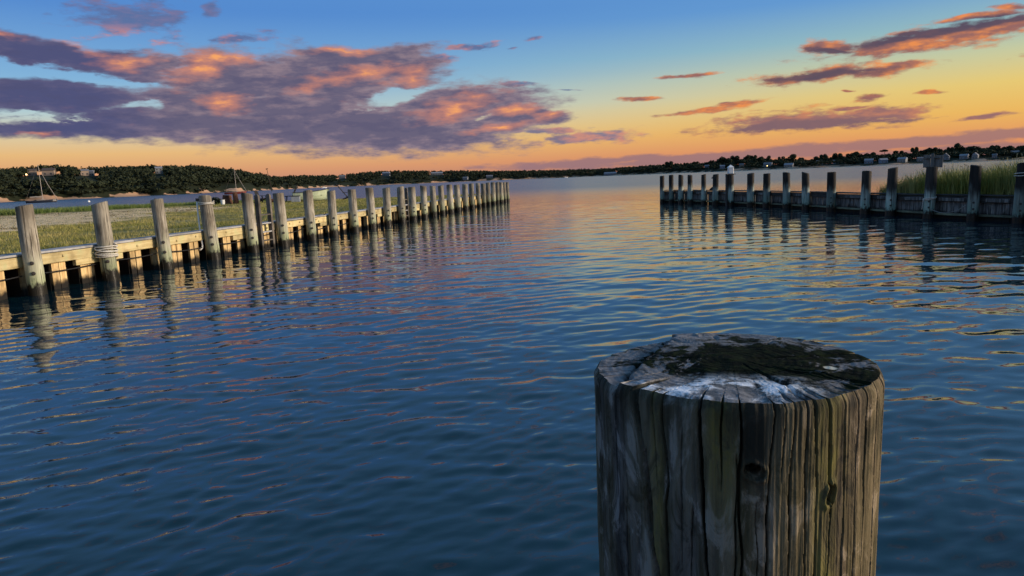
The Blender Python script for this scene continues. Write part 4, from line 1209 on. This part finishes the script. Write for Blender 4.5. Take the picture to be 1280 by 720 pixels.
# rowboat
def rowboat(lab, loc, rz, L=3.2, B=1.25, D=0.52):
    t = thing('rowboat', lab, 'boat', loc, rz)
    ns = 16; prof = 9
    def sect(u, inset=0.0):
        # u 0 stern .. 1 bow
        w = (B / 2) * (0.80 + 0.9 * u - 1.75 * u ** 2.6 if u < 0.999 else 0.02)
        w = max(w, 0.02) - inset
        sheer = D + 0.05 * (1 - u) ** 2 + 0.24 * u ** 2
        keel = 0.02 + 0.20 * max(0, u - 0.72) ** 1.3 * 3
        x = -L / 2 + L * u
        P = []
        for k in range(prof):
            v = -1 + 2 * k / (prof - 1)
            a = abs(v)
            yy = math.copysign(max(w, 0.008) * (1 - (1 - a) ** 1.9), v)
            zz = keel + inset * 0.8 + (sheer - keel - inset * 0.8) * a ** 2.1
            P.append((x + 0.16 * u * (zz - keel) * 1.2, yy, zz))
        return P
    V = []; F = []
    for i in range(ns + 1):
        V += sect(i / ns)
    for i in range(ns):
        for k in range(prof - 1):
            a = i * prof + k
            F.append((a, a + prof, a + prof + 1, a + 1))
    F.append(tuple(range(prof)))
    o = link('hull', mesh_from('hull', V, F, False), M_BOAT, t)
    so = o.modifiers.new('thick', 'SOLIDIFY'); so.thickness = 0.03; so.offset = 1
    for s_ in (0, -1):
        MB().tube([Vector(sect(i / ns)[s_]) for i in range(ns + 1)], 0.025, 6).build('gunwale', M_BOATD, t, smooth=True)
    for u in (0.22, 0.5, 0.76):
        P = sect(u)
        MB().box((-L / 2 + L * u + 0.05, 0, D * 0.66), (0.24, abs(P[0][1]) * 1.82, 0.035)).build('thwart', M_BOATD, t)
    return t
M_BOAT = flat_mat('pale_green_hull', (0.44, 0.50, 0.33), 0.5, 0.4, 0.12, 3.0)
M_BOATD = flat_mat('dark_boat_trim', (0.06, 0.06, 0.055), 0.6, 0.3, 0.2, 5.0)
rowboat('pale green rowboat with dark rim pulled up on the lawn edge', (-14.55, 52.9, GZ), 0.35, 2.5, 1.1, 0.62)
t = thing('storage_box', 'grey lidded box on the lawn between the ladder-backed chair and the rowboat', 'box', (-15.35, 51.9, GZ), 0.2)
M_GREYB = flat_mat('grey_plastic', (0.26, 0.28, 0.30), 0.6, 0.4, 0.1)
MB().box((0, 0, 0.20), (0.62, 0.42, 0.40)).build('body', M_GREYB, t, bevel=0.02)
MB().box((0, 0, 0.435), (0.66, 0.46, 0.06)).build('lid', M_BOATD, t, bevel=0.015)
# rust-brown stump posts and bits at the bank
M_RUST = plank_mat('rust_brown_wood', (0.17, 0.075, 0.04), (0.06, 0.03, 0.02), -5, 0.85, 2)
t = thing('stump', 'rust-brown sawn tree stump at the bank below the second sailboat', 'stump', (-21.35, 54.6, GZ - 0.05))
b = MB(); b.tube([(0, 0, -0.1), (0.02, 0, 0.2), (0.0, 0.02, 0.5), (0.02, 0.02, 0.72)], [0.46, 0.36, 0.33, 0.31], 12); b.build('trunk', M_RUST, t)
MB().tube([(0.02, 0.02, 0.715), (0.02, 0.02, 0.732)], [0.30, 0.29], 12).build('cut_top', M_OLDV, t)
t = thing('stump', 'thinner brown post stump standing beside the sawn stump', 'stump', (-20.55, 54.2, GZ - 0.05))
b = MB(); b.tube([(0, 0, -0.1), (0.02, 0, 0.3), (-0.03, 0.02, 0.9)], [0.24, 0.20, 0.17], 10); b.build('trunk', M_RUST, t)
MB().tube([(-0.03, 0.02, 0.895), (-0.03, 0.02, 0.912)], [0.165, 0.16], 10).build('cut_top', M_OLDV, t)
t = thing('bucket', 'white bucket on the grass in front of the sawn stump', 'bucket', (-21.3, 53.6, GZ))
b = MB(); b.tube([(0, 0, 0), (0, 0, 0.34)], [0.13, 0.16], 14, False); b.f.append(tuple(reversed(range(14)))); b.build('body', M_WHITE, t, smooth=False)
MB().tube([(0.16 * math.cos(a_ * .449), 0.16 * math.sin(a_ * .449), 0.34) for a_ in range(15)], 0.012, 6).build('rim', M_WHITE, t)
MB().tube([(0.16 * math.cos(a_ * .3142), -0.03, 0.34 + 0.13 * math.sin(a_ * .3142)) for a_ in range(11)], 0.006, 6).build('handle', M_BOLT, t)
t = thing('log', 'short brown log lying on the lawn past the ladder', 'log', (-17.6, 53.6, GZ + 0.12), 0.5)
b = MB(); b.tube([(-0.35, 0, 0), (0, 0.02, 0.02), (0.35, 0, 0)], [0.16, 0.15, 0.14], 10); b.build('log_body', M_RUST, t)
# low bush by the stump
t = thing('bank_bush', 'low dark green bush on the bank beside the sawn stump', 'bush', (-22.6, 55.2, GZ - 0.05))
V = crown_template(500, 401, 0.55, (0.07, 0.14)) * 0.75; V[:, 2] += 0.28
link('foliage', mesh_from('foliage', V, np.arange(len(V)).reshape(-1, 3)), M_FOL, t)
MB().tube([(0, 0, -0.1), (0.05, 0, 0.4)], [0.04, 0.02], 6).build('stem', M_BARK, t)

# ------------------------------------------------------------------ boats on the bay
M_HULLD = flat_mat('navy_hull', (0.014, 0.018, 0.032), 0.3, 0.5, 0.1)
M_HULLR = flat_mat('maroon_hull', (0.16, 0.03, 0.025), 0.35, 0.5, 0.1)
M_ALU = flat_mat('mast_alloy', (0.34, 0.29, 0.25), 0.45, 0.5, 0.05)
M_SAILC = flat_mat('furled_sail', (0.34, 0.30, 0.27), 0.8, 0.2, 0.1)
def sailboat(lab, loc, rz, hullm, L=8.8, mast=12.6):
    """bow along +x"""
    t = thing('moored_sailboat', lab, 'sailboat', loc, rz, 'sailboats moored in the bay')
    ns, pr = 18, 9; V = []; F = []
    for i in range(ns + 1):
        u = i / ns
        w = 1.25 * (1 - abs(2 * u - 0.92) ** 2.4 * 0.62) if u < 0.92 else 1.25 * (1 - abs(2 * u - 0.92) ** 2.4 * 0.62) * (1 - (u - 0.92) / 0.08 * 0.96)
        w = max(w, 0.03)
        sh = 0.75 + 0.35 * u ** 2; keel = -0.45 * (1 - (2 * u - 1) ** 2)
        for k in range(pr):
            v = -1 + 2 * k / (pr - 1)
            V.append((-L / 2 + L * u + (0.5 if u > 0.9 else 0) * (u - 0.9) * 10 * abs(v) ** 2, math.copysign(w * (1 - (1 - abs(v)) ** 2.2), v), keel + (sh - keel) * abs(v) ** 2.2))
    for i in range(ns):
        for k in range(pr - 1):
            a = i * pr + k; F.append((a, a + pr, a + pr + 1, a + 1))
        F.append((i * pr + pr - 1, (i + 1) * pr + pr - 1, (i + 1) * pr, i * pr))
    F.append(tuple(range(pr)))
    link('hull', mesh_from('hull', V, F, False), hullm, t)
    MB().box((-0.1, 0, 0.95), (2.6, 1.2, 0.22)).build('cabin', M_SAILC, t, bevel=0.08)
    MB().tube([(0.6, 0, 0.7), (0.55, 0, mast * 0.5), (0.45, 0, mast)], [0.10, 0.09, 0.06], 8).build('mast', M_ALU, t)
    MB().tube([(0.45, 0, 1.9), (-3.3, 0, 2.0)], 0.07, 6).build('boom', M_ALU, t)
    MB().tube([(0.3, 0, 2.08), (-1.5, 0, 2.16), (-3.2, 0, 2.12)], [0.12, 0.14, 0.08], 8).build('furled_mainsail', M_SAILC, t)
    MB().tube([(0.48, 0, mast * 0.93), (2.6, 0, mast * 0.47), (L / 2 + 0.3, 0, 1.1)], [0.04, 0.085, 0.08], 6).build('furled_jib', M_SAILC, t)
    MB().tube([(0.45, 0, mast), (-L / 2 + 0.1, 0, 0.9)], 0.014, 4).build('backstay', M_ALU, t)
    for s_ in (-1, 1):
        MB().tube([(0.5, 0, mast * 0.9), (0.5, s_ * 1.15, 0.8)], 0.014, 4).build('shroud', M_ALU, t)
    MB().box((0.5, 0, mast * 0.55), (0.06, 1.5, 0.05)).build('spreader', M_ALU, t)
    return t
def bear(a, r, z=0.0):
    return (r * math.sin(a), r * math.cos(a), z)
sailboat('dark-hulled sailboat moored below the cream ridge houses, sails furled', bear(-0.5754, 305), 0.52, M_HULLD, 9.2, 13.4)
sailboat('maroon-hulled sailboat moored behind the brown stumps, sails furled', bear(-0.3622, 330), 0.30, M_HULLR, 8.6, 10.9)
# tall leaning pole with an osprey nest, far bank
t = thing('nest_pole', 'thin leaning pole with a stick nest above the dip in the treeline', 'pole', bear(-0.3163, 430, -1.0))
t.rotation_euler = (0, -0.14, 0)
MB().tube([(0, 0, 0), (0, 0, 13.6)], [0.2, 0.13], 7).build('pole', M_BARK, t)
b = MB()
for i in range(26):
    a_ = random.random() * 6.28; r_ = random.uniform(0.2, 0.75)
    b.bar((r_ * math.cos(a_), r_ * math.sin(a_), 13.6 + random.uniform(0, .5)), (r_ * math.cos(a_ + 2.2), r_ * math.sin(a_ + 2.2), 13.7 + random.uniform(0, .5)), 0.07, 0.07)
b.build('nest', M_BARK, t)
def motorboat(lab, loc, rz, L=5.0):
    t = thing('motorboat', lab, 'boat', loc, rz, 'small white boats on the bay')
    b = MB()
    b.v = [(-L / 2, -.9, -.2), (-L / 2, .9, -.2), (L * .25, .85, -.2), (L / 2, 0, -.2), (L * .25, -.85, -.2), (-L / 2, -1.05, .6), (-L / 2, 1.05, .6), (L * .27, 1.05, .7), (L / 2 + .5, 0, .85), (L * .27, -1.05, .7)]
    b.f = [(4, 3, 2, 1, 0), (5, 6, 7, 8, 9), (0, 1, 6, 5), (1, 2, 7, 6), (2, 3, 8, 7), (3, 4, 9, 8), (4, 0, 5, 9)]
    b.build('hull', M_WHITE, t)
    MB().box((-0.2, 0, 1.0), (1.5, 1.3, 0.7)).build('cabin', M_WHITE, t, bevel=0.08)
    MB().box((0.58, 0, 1.12), (0.05, 1.1, 0.36)).build('windscreen', M_GLASS, t)
    MB().box((-L / 2 - 0.15, 0, 0.55), (0.3, 0.35, 0.75)).build('outboard', M_BOATD, t)
motorboat('small white motorboat near the far beach, behind the rowboat piles', bear(-0.2498, 760), 0.4)
motorboat('small white motorboat on the open bay below the long far wood', bear(0.081, 1080), 0.2)
def buoy(lab, loc, s_=1.0, m_=None):
    t = thing('mooring_buoy', lab, 'buoy', loc, 0, 'mooring buoys on the bay')
    b = MB(); b.tube([(0, 0, -.2 * s_), (0, 0, 0), (0, 0, .2 * s_), (0, 0, .36 * s_)], [.1 * s_, .3 * s_, .28 * s_, .08 * s_], 12); b.build('float', m_ or M_WHITE, t, smooth=True)
    MB().tube([(0, 0, .34 * s_), (0, 0, .55 * s_)], .025 * s_, 6).build('eye', M_BOLT, t)
buoy('white mooring buoy on the bay past the dark-hulled sailboat', bear(-0.5278, 235), 1.3)
buoy('dark mooring buoy on the bay above the smooth pale pile', bear(-0.4561, 215), 1.0, M_BOATD)
buoy('small dark buoy on the bay seen between far marsh piles', bear(0.2775, 165), 0.9, M_BOATD)
buoy('small dark buoy on the bay beyond the signed pile', bear(0.5242, 120), 0.5, M_BOATD)

# ------------------------------------------------------------------ great pile in front of the viewer
def hero():
    cx, cy, ztop, R = 0.2640, 0.8438, 1.4690, 0.1655
    root = thing('mooring_pile', 'large weathered mooring pile with cracked mossy top, close before the viewer', 'pile', (cx, cy, 0))
    view = math.atan2(-cy, -cx)                      # angle facing the viewer
    th = np.concatenate([view + np.linspace(-1.75, 1.75, 830), view + np.linspace(1.75, 2 * math.pi - 1.75, 130)[1:-1]])
    na = len(th)
    zs = np.concatenate([[-1.0, -0.2, 0.3, 0.6], np.linspace(0.8, 1.0, 14), np.linspace(1.004, ztop - 0.016, 210), ztop - 0.016 + 0.016 * np.linspace(0.1, 1.0, 9)])
    T, Z = np.meshgrid(th, zs)
    ph = (T - view + math.pi) % (2 * math.pi) - math.pi          # 0 = towards viewer, + = to the right
    depth = ztop - Z
    r = R * (1.0 - 0.028 * np.clip(depth, 0, 1.4))
    cT, sT = np.cos(T), np.sin(T)
    r = r + 0.0050 * (fbm(5 + cT * 1.6, 5 + sT * 1.6 + Z * 1.0, 3, 3) - 0.5)
    r = r + 0.0034 * (fbm(T * 11, Z * 4.0, 8, 4) - 0.5)      # broad ribs
    r = r + 0.0022 * (fbm(T * 60, Z * 7, 18, 3) - 0.5)           # grain ridges
    # cracks: angle from the viewer, half width, depth, start below top, length, drift
    CR = [(-0.66, 0.030, 0.060, 0.0, 9, 0.50), (-0.50, 0.008, 0.020, 0.0, .12, 0.05), (-0.44, 0.012, 0.026, 0.0, 9, 0.16), (-0.31, 0.008, 0.018, 0.03, .16, 0.06), (-0.175, 0.014, 0.030, 0.0, 9, 0.10), (-0.26, 0.007, 0.014, 0.11, 9, 0.08), (-0.05, 0.010, 0.022, 0.0, .10, 0.04), (0.02, 0.007, 0.014, 0.05, 9, 0.0), (0.07, 0.012, 0.026, 0.0, 9, 0.02),
          (0.235, 0.012, 0.026, 0.0, 9, -.04), (0.15, 0.007, 0.014, 0.10, 9, 0.02), (0.31, 0.008, 0.016, 0.0, .09, 0.0), (0.36, 0.013, 0.028, 0.0, 9, -.04), (0.445, 0.012, 0.026, 0.0, 9, .02), (0.52, 0.012, 0.026, 0.0, 9, .04), (0.605, 0.016, 0.034, 0.0, .13, .18), (0.655, 0.010, 0.022, .09, 9, -.08), (0.745, 0.014, 0.028, 0.0, 9, 0.0), (0.865, 0.012, 0.026, 0.0, 9, 0.03), (0.98, 0.014, 0.026, 0.0, 9, 0.0), (1.13, 0.012, 0.026, 0.0, 9, 0.0), (1.30, 0.014, 0.026, 0.0, 9, 0.0),
          (-0.77, 0.009, 0.020, 0.03, 9, 0.12), (-0.86, 0.010, 0.022, 0.0, .3, 0.05), (-0.98, 0.012, 0.024, 0.02, 9, 0.02), (-1.12, 0.010, 0.022, 0.0, .15, 0.0), (-1.24, 0.014, 0.026, 0.0, 9, 0.0), (-1.40, 0.014, 0.024, 0.0, 9, 0.0), (-0.58, 0.007, 0.014, 0.06, .12, 0.2)]
    rg = np.random.default_rng(4)
    for a in np.arange(1.5, 4.8, 0.16):
        CR.append((a + rg.normal(0, .03), 0.007, 0.018, 0.0, 9, rg.normal(0, .04)))
    crackd = np.zeros_like(r)
    for n_, (a, w, dp, s0, ln, dr) in enumerate(CR):
        c0 = a + dr * depth * 1.6 + 0.036 * (fbm(depth * 11 + n_ * 7, depth * 0 + n_, 60 + n_, 4) - 0.5) * 2
        dd = (ph - c0 + math.pi) % (2 * math.pi) - math.pi
        ww = (w if n_ == 0 else w * (0.45 + 0.35 * ((n_ * 37) % 10) / 10)) * (0.35 + 1.3 * fbm(depth * 16 + n_, depth * 0 + 2, 90 + n_, 2))
        taper = np.clip((depth - s0) / 0.015 + (1 if s0 == 0 else 0), 0, 1) * np.clip((s0 + ln - depth) / 0.06, 0, 1)
        pr = np.clip(1 - np.abs(dd) / np.maximum(ww * np.sqrt(taper + 1e-4), 1e-4), 0, 1) ** 0.45
        crackd = np.maximum(crackd, dp * (1.0 if n_ == 0 else 0.8) * pr * taper)
    # knot holes
    def pit(a, zz, wa, wz, dp, skew=0.0):
        da = (ph - a + skew * (Z - zz)) * R; dz = Z - zz
        d_ = np.sqrt((da / wa) ** 2 + (dz / wz) ** 2)
        rim = 0.0025 * np.exp(-((d_ - 1.35) / 0.35) ** 2)
        return dp * np.clip((1.08 - d_) / 0.16, 0, 1), rim
    k1, rim1 = pit(0.138, ztop - 0.071, 0.0090, 0.0074, 0.075, 0.3 / R)
    k2, rim2 = pit(0.631, ztop - 0.102, 0.0048, 0.0095, 0.06, -0.25 / R)
    r = r + rim1 + rim2
    crackd = np.maximum(np.maximum(crackd, k1), k2)
    # worn arris
    e = np.clip(1 - depth / (0.010 + 0.008 * fbm(T * 9, T * 0 + 2, 77, 3)), 0, 1)
    r = r - 0.005 * e ** 2.2 - crackd
    # slab behind the main split sits lower and is broken away at the back
    ea = np.array([math.cos(view + math.pi / 2), math.sin(view + math.pi / 2)]); ef = -np.array([math.cos(view), math.sin(view)])
    X = r * cT; Y = r * sT
    def drop(X, Y):
        a = X * ea[0] + Y * ea[1]; b = X * ef[0] + Y * ef[1]
        line = -0.123 + (b + 0.124) * 0.16 + 0.010 * (vnoise(b * 60, b * 0, 5) - 0.5)
        s = np.clip((line - a) / 0.003, 0, 1)
        crack = np.exp(-((a - line) / 0.0028) ** 2)
        return s, crack, a, b
    s, ck, a, b = drop(X, Y)
    back = np.clip((b - 0.01) / 0.05, 0, 1) * s * np.clip(1 - depth / 0.09, 0, 1)
    f_ = 1 - 0.075 * back
    X = X * f_; Y = Y * f_
    top_w = np.clip(1 - depth / 0.03, 0, 1)
    Zd = Z - s * 0.0055 * top_w
    # uneven sawn rim
    Zd = Zd + top_w * 0.004 * (fbm(T * 5, T * 0, 31, 3) - 0.5) * np.clip(1 - depth / 0.02, 0, 1)
    V = np.stack([X, Y, Zd], -1).reshape(-1, 3)
    nz = len(zs)
    i = np.arange(nz - 1)[:, None] * na; j = np.arange(na)[None, :]; j2 = (j + 1) % na
    F = np.stack([i + j, i + j2, i + na + j2, i + na + j], -1).reshape(-1, 4)
    # --- side material
    m, q = mat('great_pile_side')
    o = q.obj(); x, y, z = q.xyz(o)
    g1 = q.noise(q.vec(q.mul(x, 70.0), q.mul(y, 70.0), q.mul(z, 3.2)), 1.0, 7.0, 0.62)
    g2 = q.noise(q.vec(q.mul(x, 16.0), q.mul(y, 16.0), q.mul(z, 3.4)), 1.0, 6.0, 0.62, 0.4)
    g3 = q.noise(q.vec(q.mul(x, 34.0), q.mul(y, 34.0), q.mul(z, 14.0)), 1.0, 6.0, 0.7, 0.8)
    ax = q.mad(x, ea[0] / R, q.mul(y, ea[1] / R))        # -1 .. 1 across, left to right
    side_light = q.ss(q.mad(q.sub(g2, 0.5), 0.9, ax), -0.35, 0.55)
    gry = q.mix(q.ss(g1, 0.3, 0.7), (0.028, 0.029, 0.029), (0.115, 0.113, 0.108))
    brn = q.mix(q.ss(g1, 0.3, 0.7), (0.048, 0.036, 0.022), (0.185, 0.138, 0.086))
    col = q.mix(side_light, gry, brn)  # grey to brown across, with the sun's side light put into the colour
    col = q.mix(q.ss(g3, 0.52, 0.64, 0.0, 0.7), col, q.mix(side_light, (0.27, 0.275, 0.28), (0.36, 0.28, 0.20)))
    col = q.mix(q.ss(g3, 0.50, 0.36, 0.0, 0.85), col, (0.022, 0.02, 0.018))
    al = q.noise(q.vec(q.mul(x, 22.0), q.mul(y, 22.0), q.mul(z, 2.2)), 1.0, 5.0, 0.6)
    dep = q.sub(ztop, z)
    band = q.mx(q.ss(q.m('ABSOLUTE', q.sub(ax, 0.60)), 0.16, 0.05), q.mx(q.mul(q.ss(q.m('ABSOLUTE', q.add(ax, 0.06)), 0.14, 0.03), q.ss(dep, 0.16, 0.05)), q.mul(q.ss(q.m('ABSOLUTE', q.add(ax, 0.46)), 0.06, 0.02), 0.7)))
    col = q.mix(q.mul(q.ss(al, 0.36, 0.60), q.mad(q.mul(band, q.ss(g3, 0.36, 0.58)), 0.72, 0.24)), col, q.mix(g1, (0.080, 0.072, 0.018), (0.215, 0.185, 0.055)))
    runs = q.noise(q.vec(q.mul(x, 30.0), q.mul(y, 30.0), q.mul(z, 1.2)), 1.0, 4.0, 0.6)
    rs = q.mul(q.ss(q.mad(q.sub(runs, 0.5), 0.5, dep), 0.10, 0.0), q.ss(runs, 0.40, 0.56))
    rs = q.mx(rs, q.mul(q.ss(q.m('ABSOLUTE', q.sub(q.mad(q.sub(g2, 0.5), 0.2, ax), 0.12)), 0.13, 0.03), q.ss(q.mad(q.sub(g1, 0.5), 0.06, dep), 0.10, 0.03)))
    col = q.mix(q.mul(rs, 0.85), col, (0.012, 0.013, 0.011))
    h = q.mad(g1, 0.55, q.mad(g3, 0.5, q.mul(al, 0.2)))
    q.bsdf(col, 0.86, q.bump(h, 0.006), 0.15)
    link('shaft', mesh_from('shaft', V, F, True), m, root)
    # --- sawn top
    nr = 150
    rim = V[(nz - 1) * na:].reshape(na, 3)
    fr = np.linspace(1.0, 0.004, nr)
    P = rim[None, :, :2] * fr[:, None, None]
    Xt, Yt = P[..., 0], P[..., 1]
    rr = np.sqrt(Xt ** 2 + Yt ** 2)
    st, ckt, at_, bt = drop(Xt, Yt)
    zt = np.full_like(Xt, ztop) - st * 0.0055
    wob = 0.006 * (fbm(Xt * 14 + 3, Yt * 14, 51, 3) - 0.5)
    zt += 0.0002 * np.sin((rr + wob) * 700) * np.clip(rr / 0.03, 0, 1)
    cr_, sr_ = math.cos(0.7), math.sin(0.7)
    zt += 0.0085 * (fbm(Xt * 20 * cr_ + Yt * 20 * sr_ + 3, Yt * 20 * cr_ - Xt * 20 * sr_ + 9, 52, 3) - 0.5)
    zt -= 0.016 * ckt
    ang = np.arctan2(Yt, Xt)
    rg = np.random.default_rng(9)
    for k in range(17):
        a0 = rg.random() * 6.28; ln = rg.uniform(0.18, 0.6) if k > 5 else rg.uniform(0.6, 0.95)
        dd = (ang - a0 - 0.08 * (fbm(rr * 40 + k, rr * 0, 200 + k, 2) - 0.5) + math.pi) % (2 * math.pi) - math.pi
        dw = np.abs(dd) * rr
        inr = np.clip((rr / R - (1 - ln)) / 0.15, 0, 1)
        zt -= rg.uniform(0.002, 0.006) * np.exp(-(dw / 0.0013) ** 2) * inr
    edge = np.clip((1 - fr) / 0.05, 0, 1)[:, None]
    zt = rim[None, :, 2] * (1 - edge) + zt * edge
    zt = zt + edge * 0.003 * np.clip(1 - rr / R, 0, 1)
    Vt = np.stack([Xt, Yt, zt], -1).reshape(-1, 3)
    i = np.arange(nr - 1)[:, None] * na
    Ft = np.stack([i + j, i + j2, i + na + j2, i + na + j], -1).reshape(-1, 4)
    m, q = mat('great_pile_top')
    o = q.obj(); x, y, z = q.xyz(o)
    a_ = q.mad(x, ea[0] / R, q.mul(y, ea[1] / R)); b_ = q.mad(x, ef[0] / R, q.mul(y, ef[1] / R))
    rad = q.m('SQRT', q.mad(x, x, q.mul(y, y)))
    n1 = q.noise(o, 15.0, 7.0, 0.68, 0.6); n2 = q.noise(o, 55.0, 6.0, 0.65, 0.3); n3 = q.noise(o, 7.0, 4.0, 0.6)
    ring = q.m('SINE', q.mul(q.mad(q.sub(n3, 0.5), 0.02, rad), 900.0))
    base = q.mix(q.ss(n2, 0.3, 0.7), (0.050, 0.050, 0.050), (0.19, 0.185, 0.195))
    base = q.mix(q.ss(ring, 0.2, 1.0, 0.0, 0.10), base, (0.10, 0.085, 0.085))
    # damp black-green moss over the heart and the sunny side
    cen = q.m('SQRT', q.mad(q.m('MULTIPLY', q.sub(a_, 0.22), 1.15), q.m('MULTIPLY', q.sub(a_, 0.22), 1.15), q.m('POWER', q.m('ABSOLUTE', q.mul(q.add(b_, 0.06), 1.25)), 2.0)))
    mo = q.ss(q.mad(q.sub(n1, 0.5), 3.4, q.mad(q.sub(n2, 0.5), 1.6, q.sub(1.08, cen))), 0.0, 0.34)
    moss = q.mix(q.ss(n2, 0.4, 0.7), (0.004, 0.0055, 0.004), (0.013, 0.019, 0.008))
    col = q.mix(mo, base, moss)
    # white salt bloom along the viewer's rim
    sa_ = q.ss(q.mad(q.sub(n1, 0.5), 1.1, q.mul(q.sub(n2, 0.5), 0.7)), -0.06, 0.16)
    so_ = q.mul(q.mul(q.ss(b_, -0.36, -0.66), q.ss(q.m('ABSOLUTE', q.add(a_, 0.08)), 0.80, 0.35)), sa_)
    col = q.mix(so_, col, (0.74, 0.76, 0.80))
    sp = q.mul(q.ss(n1, 0.60, 0.66), q.ss(rad, R * 0.9, R * 0.4))
    col = q.mix(q.mul(sp, 0.6), col, (0.42, 0.38, 0.38))
    lic = q.ss(q.m('SQRT', q.mad(q.m('MULTIPLY', q.sub(a_, 0.66), 1.0), q.sub(a_, 0.66), q.mul(q.sub(b_, -0.10), q.sub(b_, -0.10)))), 0.055, 0.03)
    col = q.mix(lic, col, (0.42, 0.42, 0.36))
    q.bsdf(col, q.mix(mo, (0.62,) * 3, (0.95,) * 3), q.bump(q.mad(n2, 0.6, q.mul(n1, 0.4)), 0.0045), q.ss(mo, 0.0, 1.0, 0.28, 0.03))
    link('sawn_top', mesh_from('sawn_top', Vt, Ft, True), m, root)
hero()
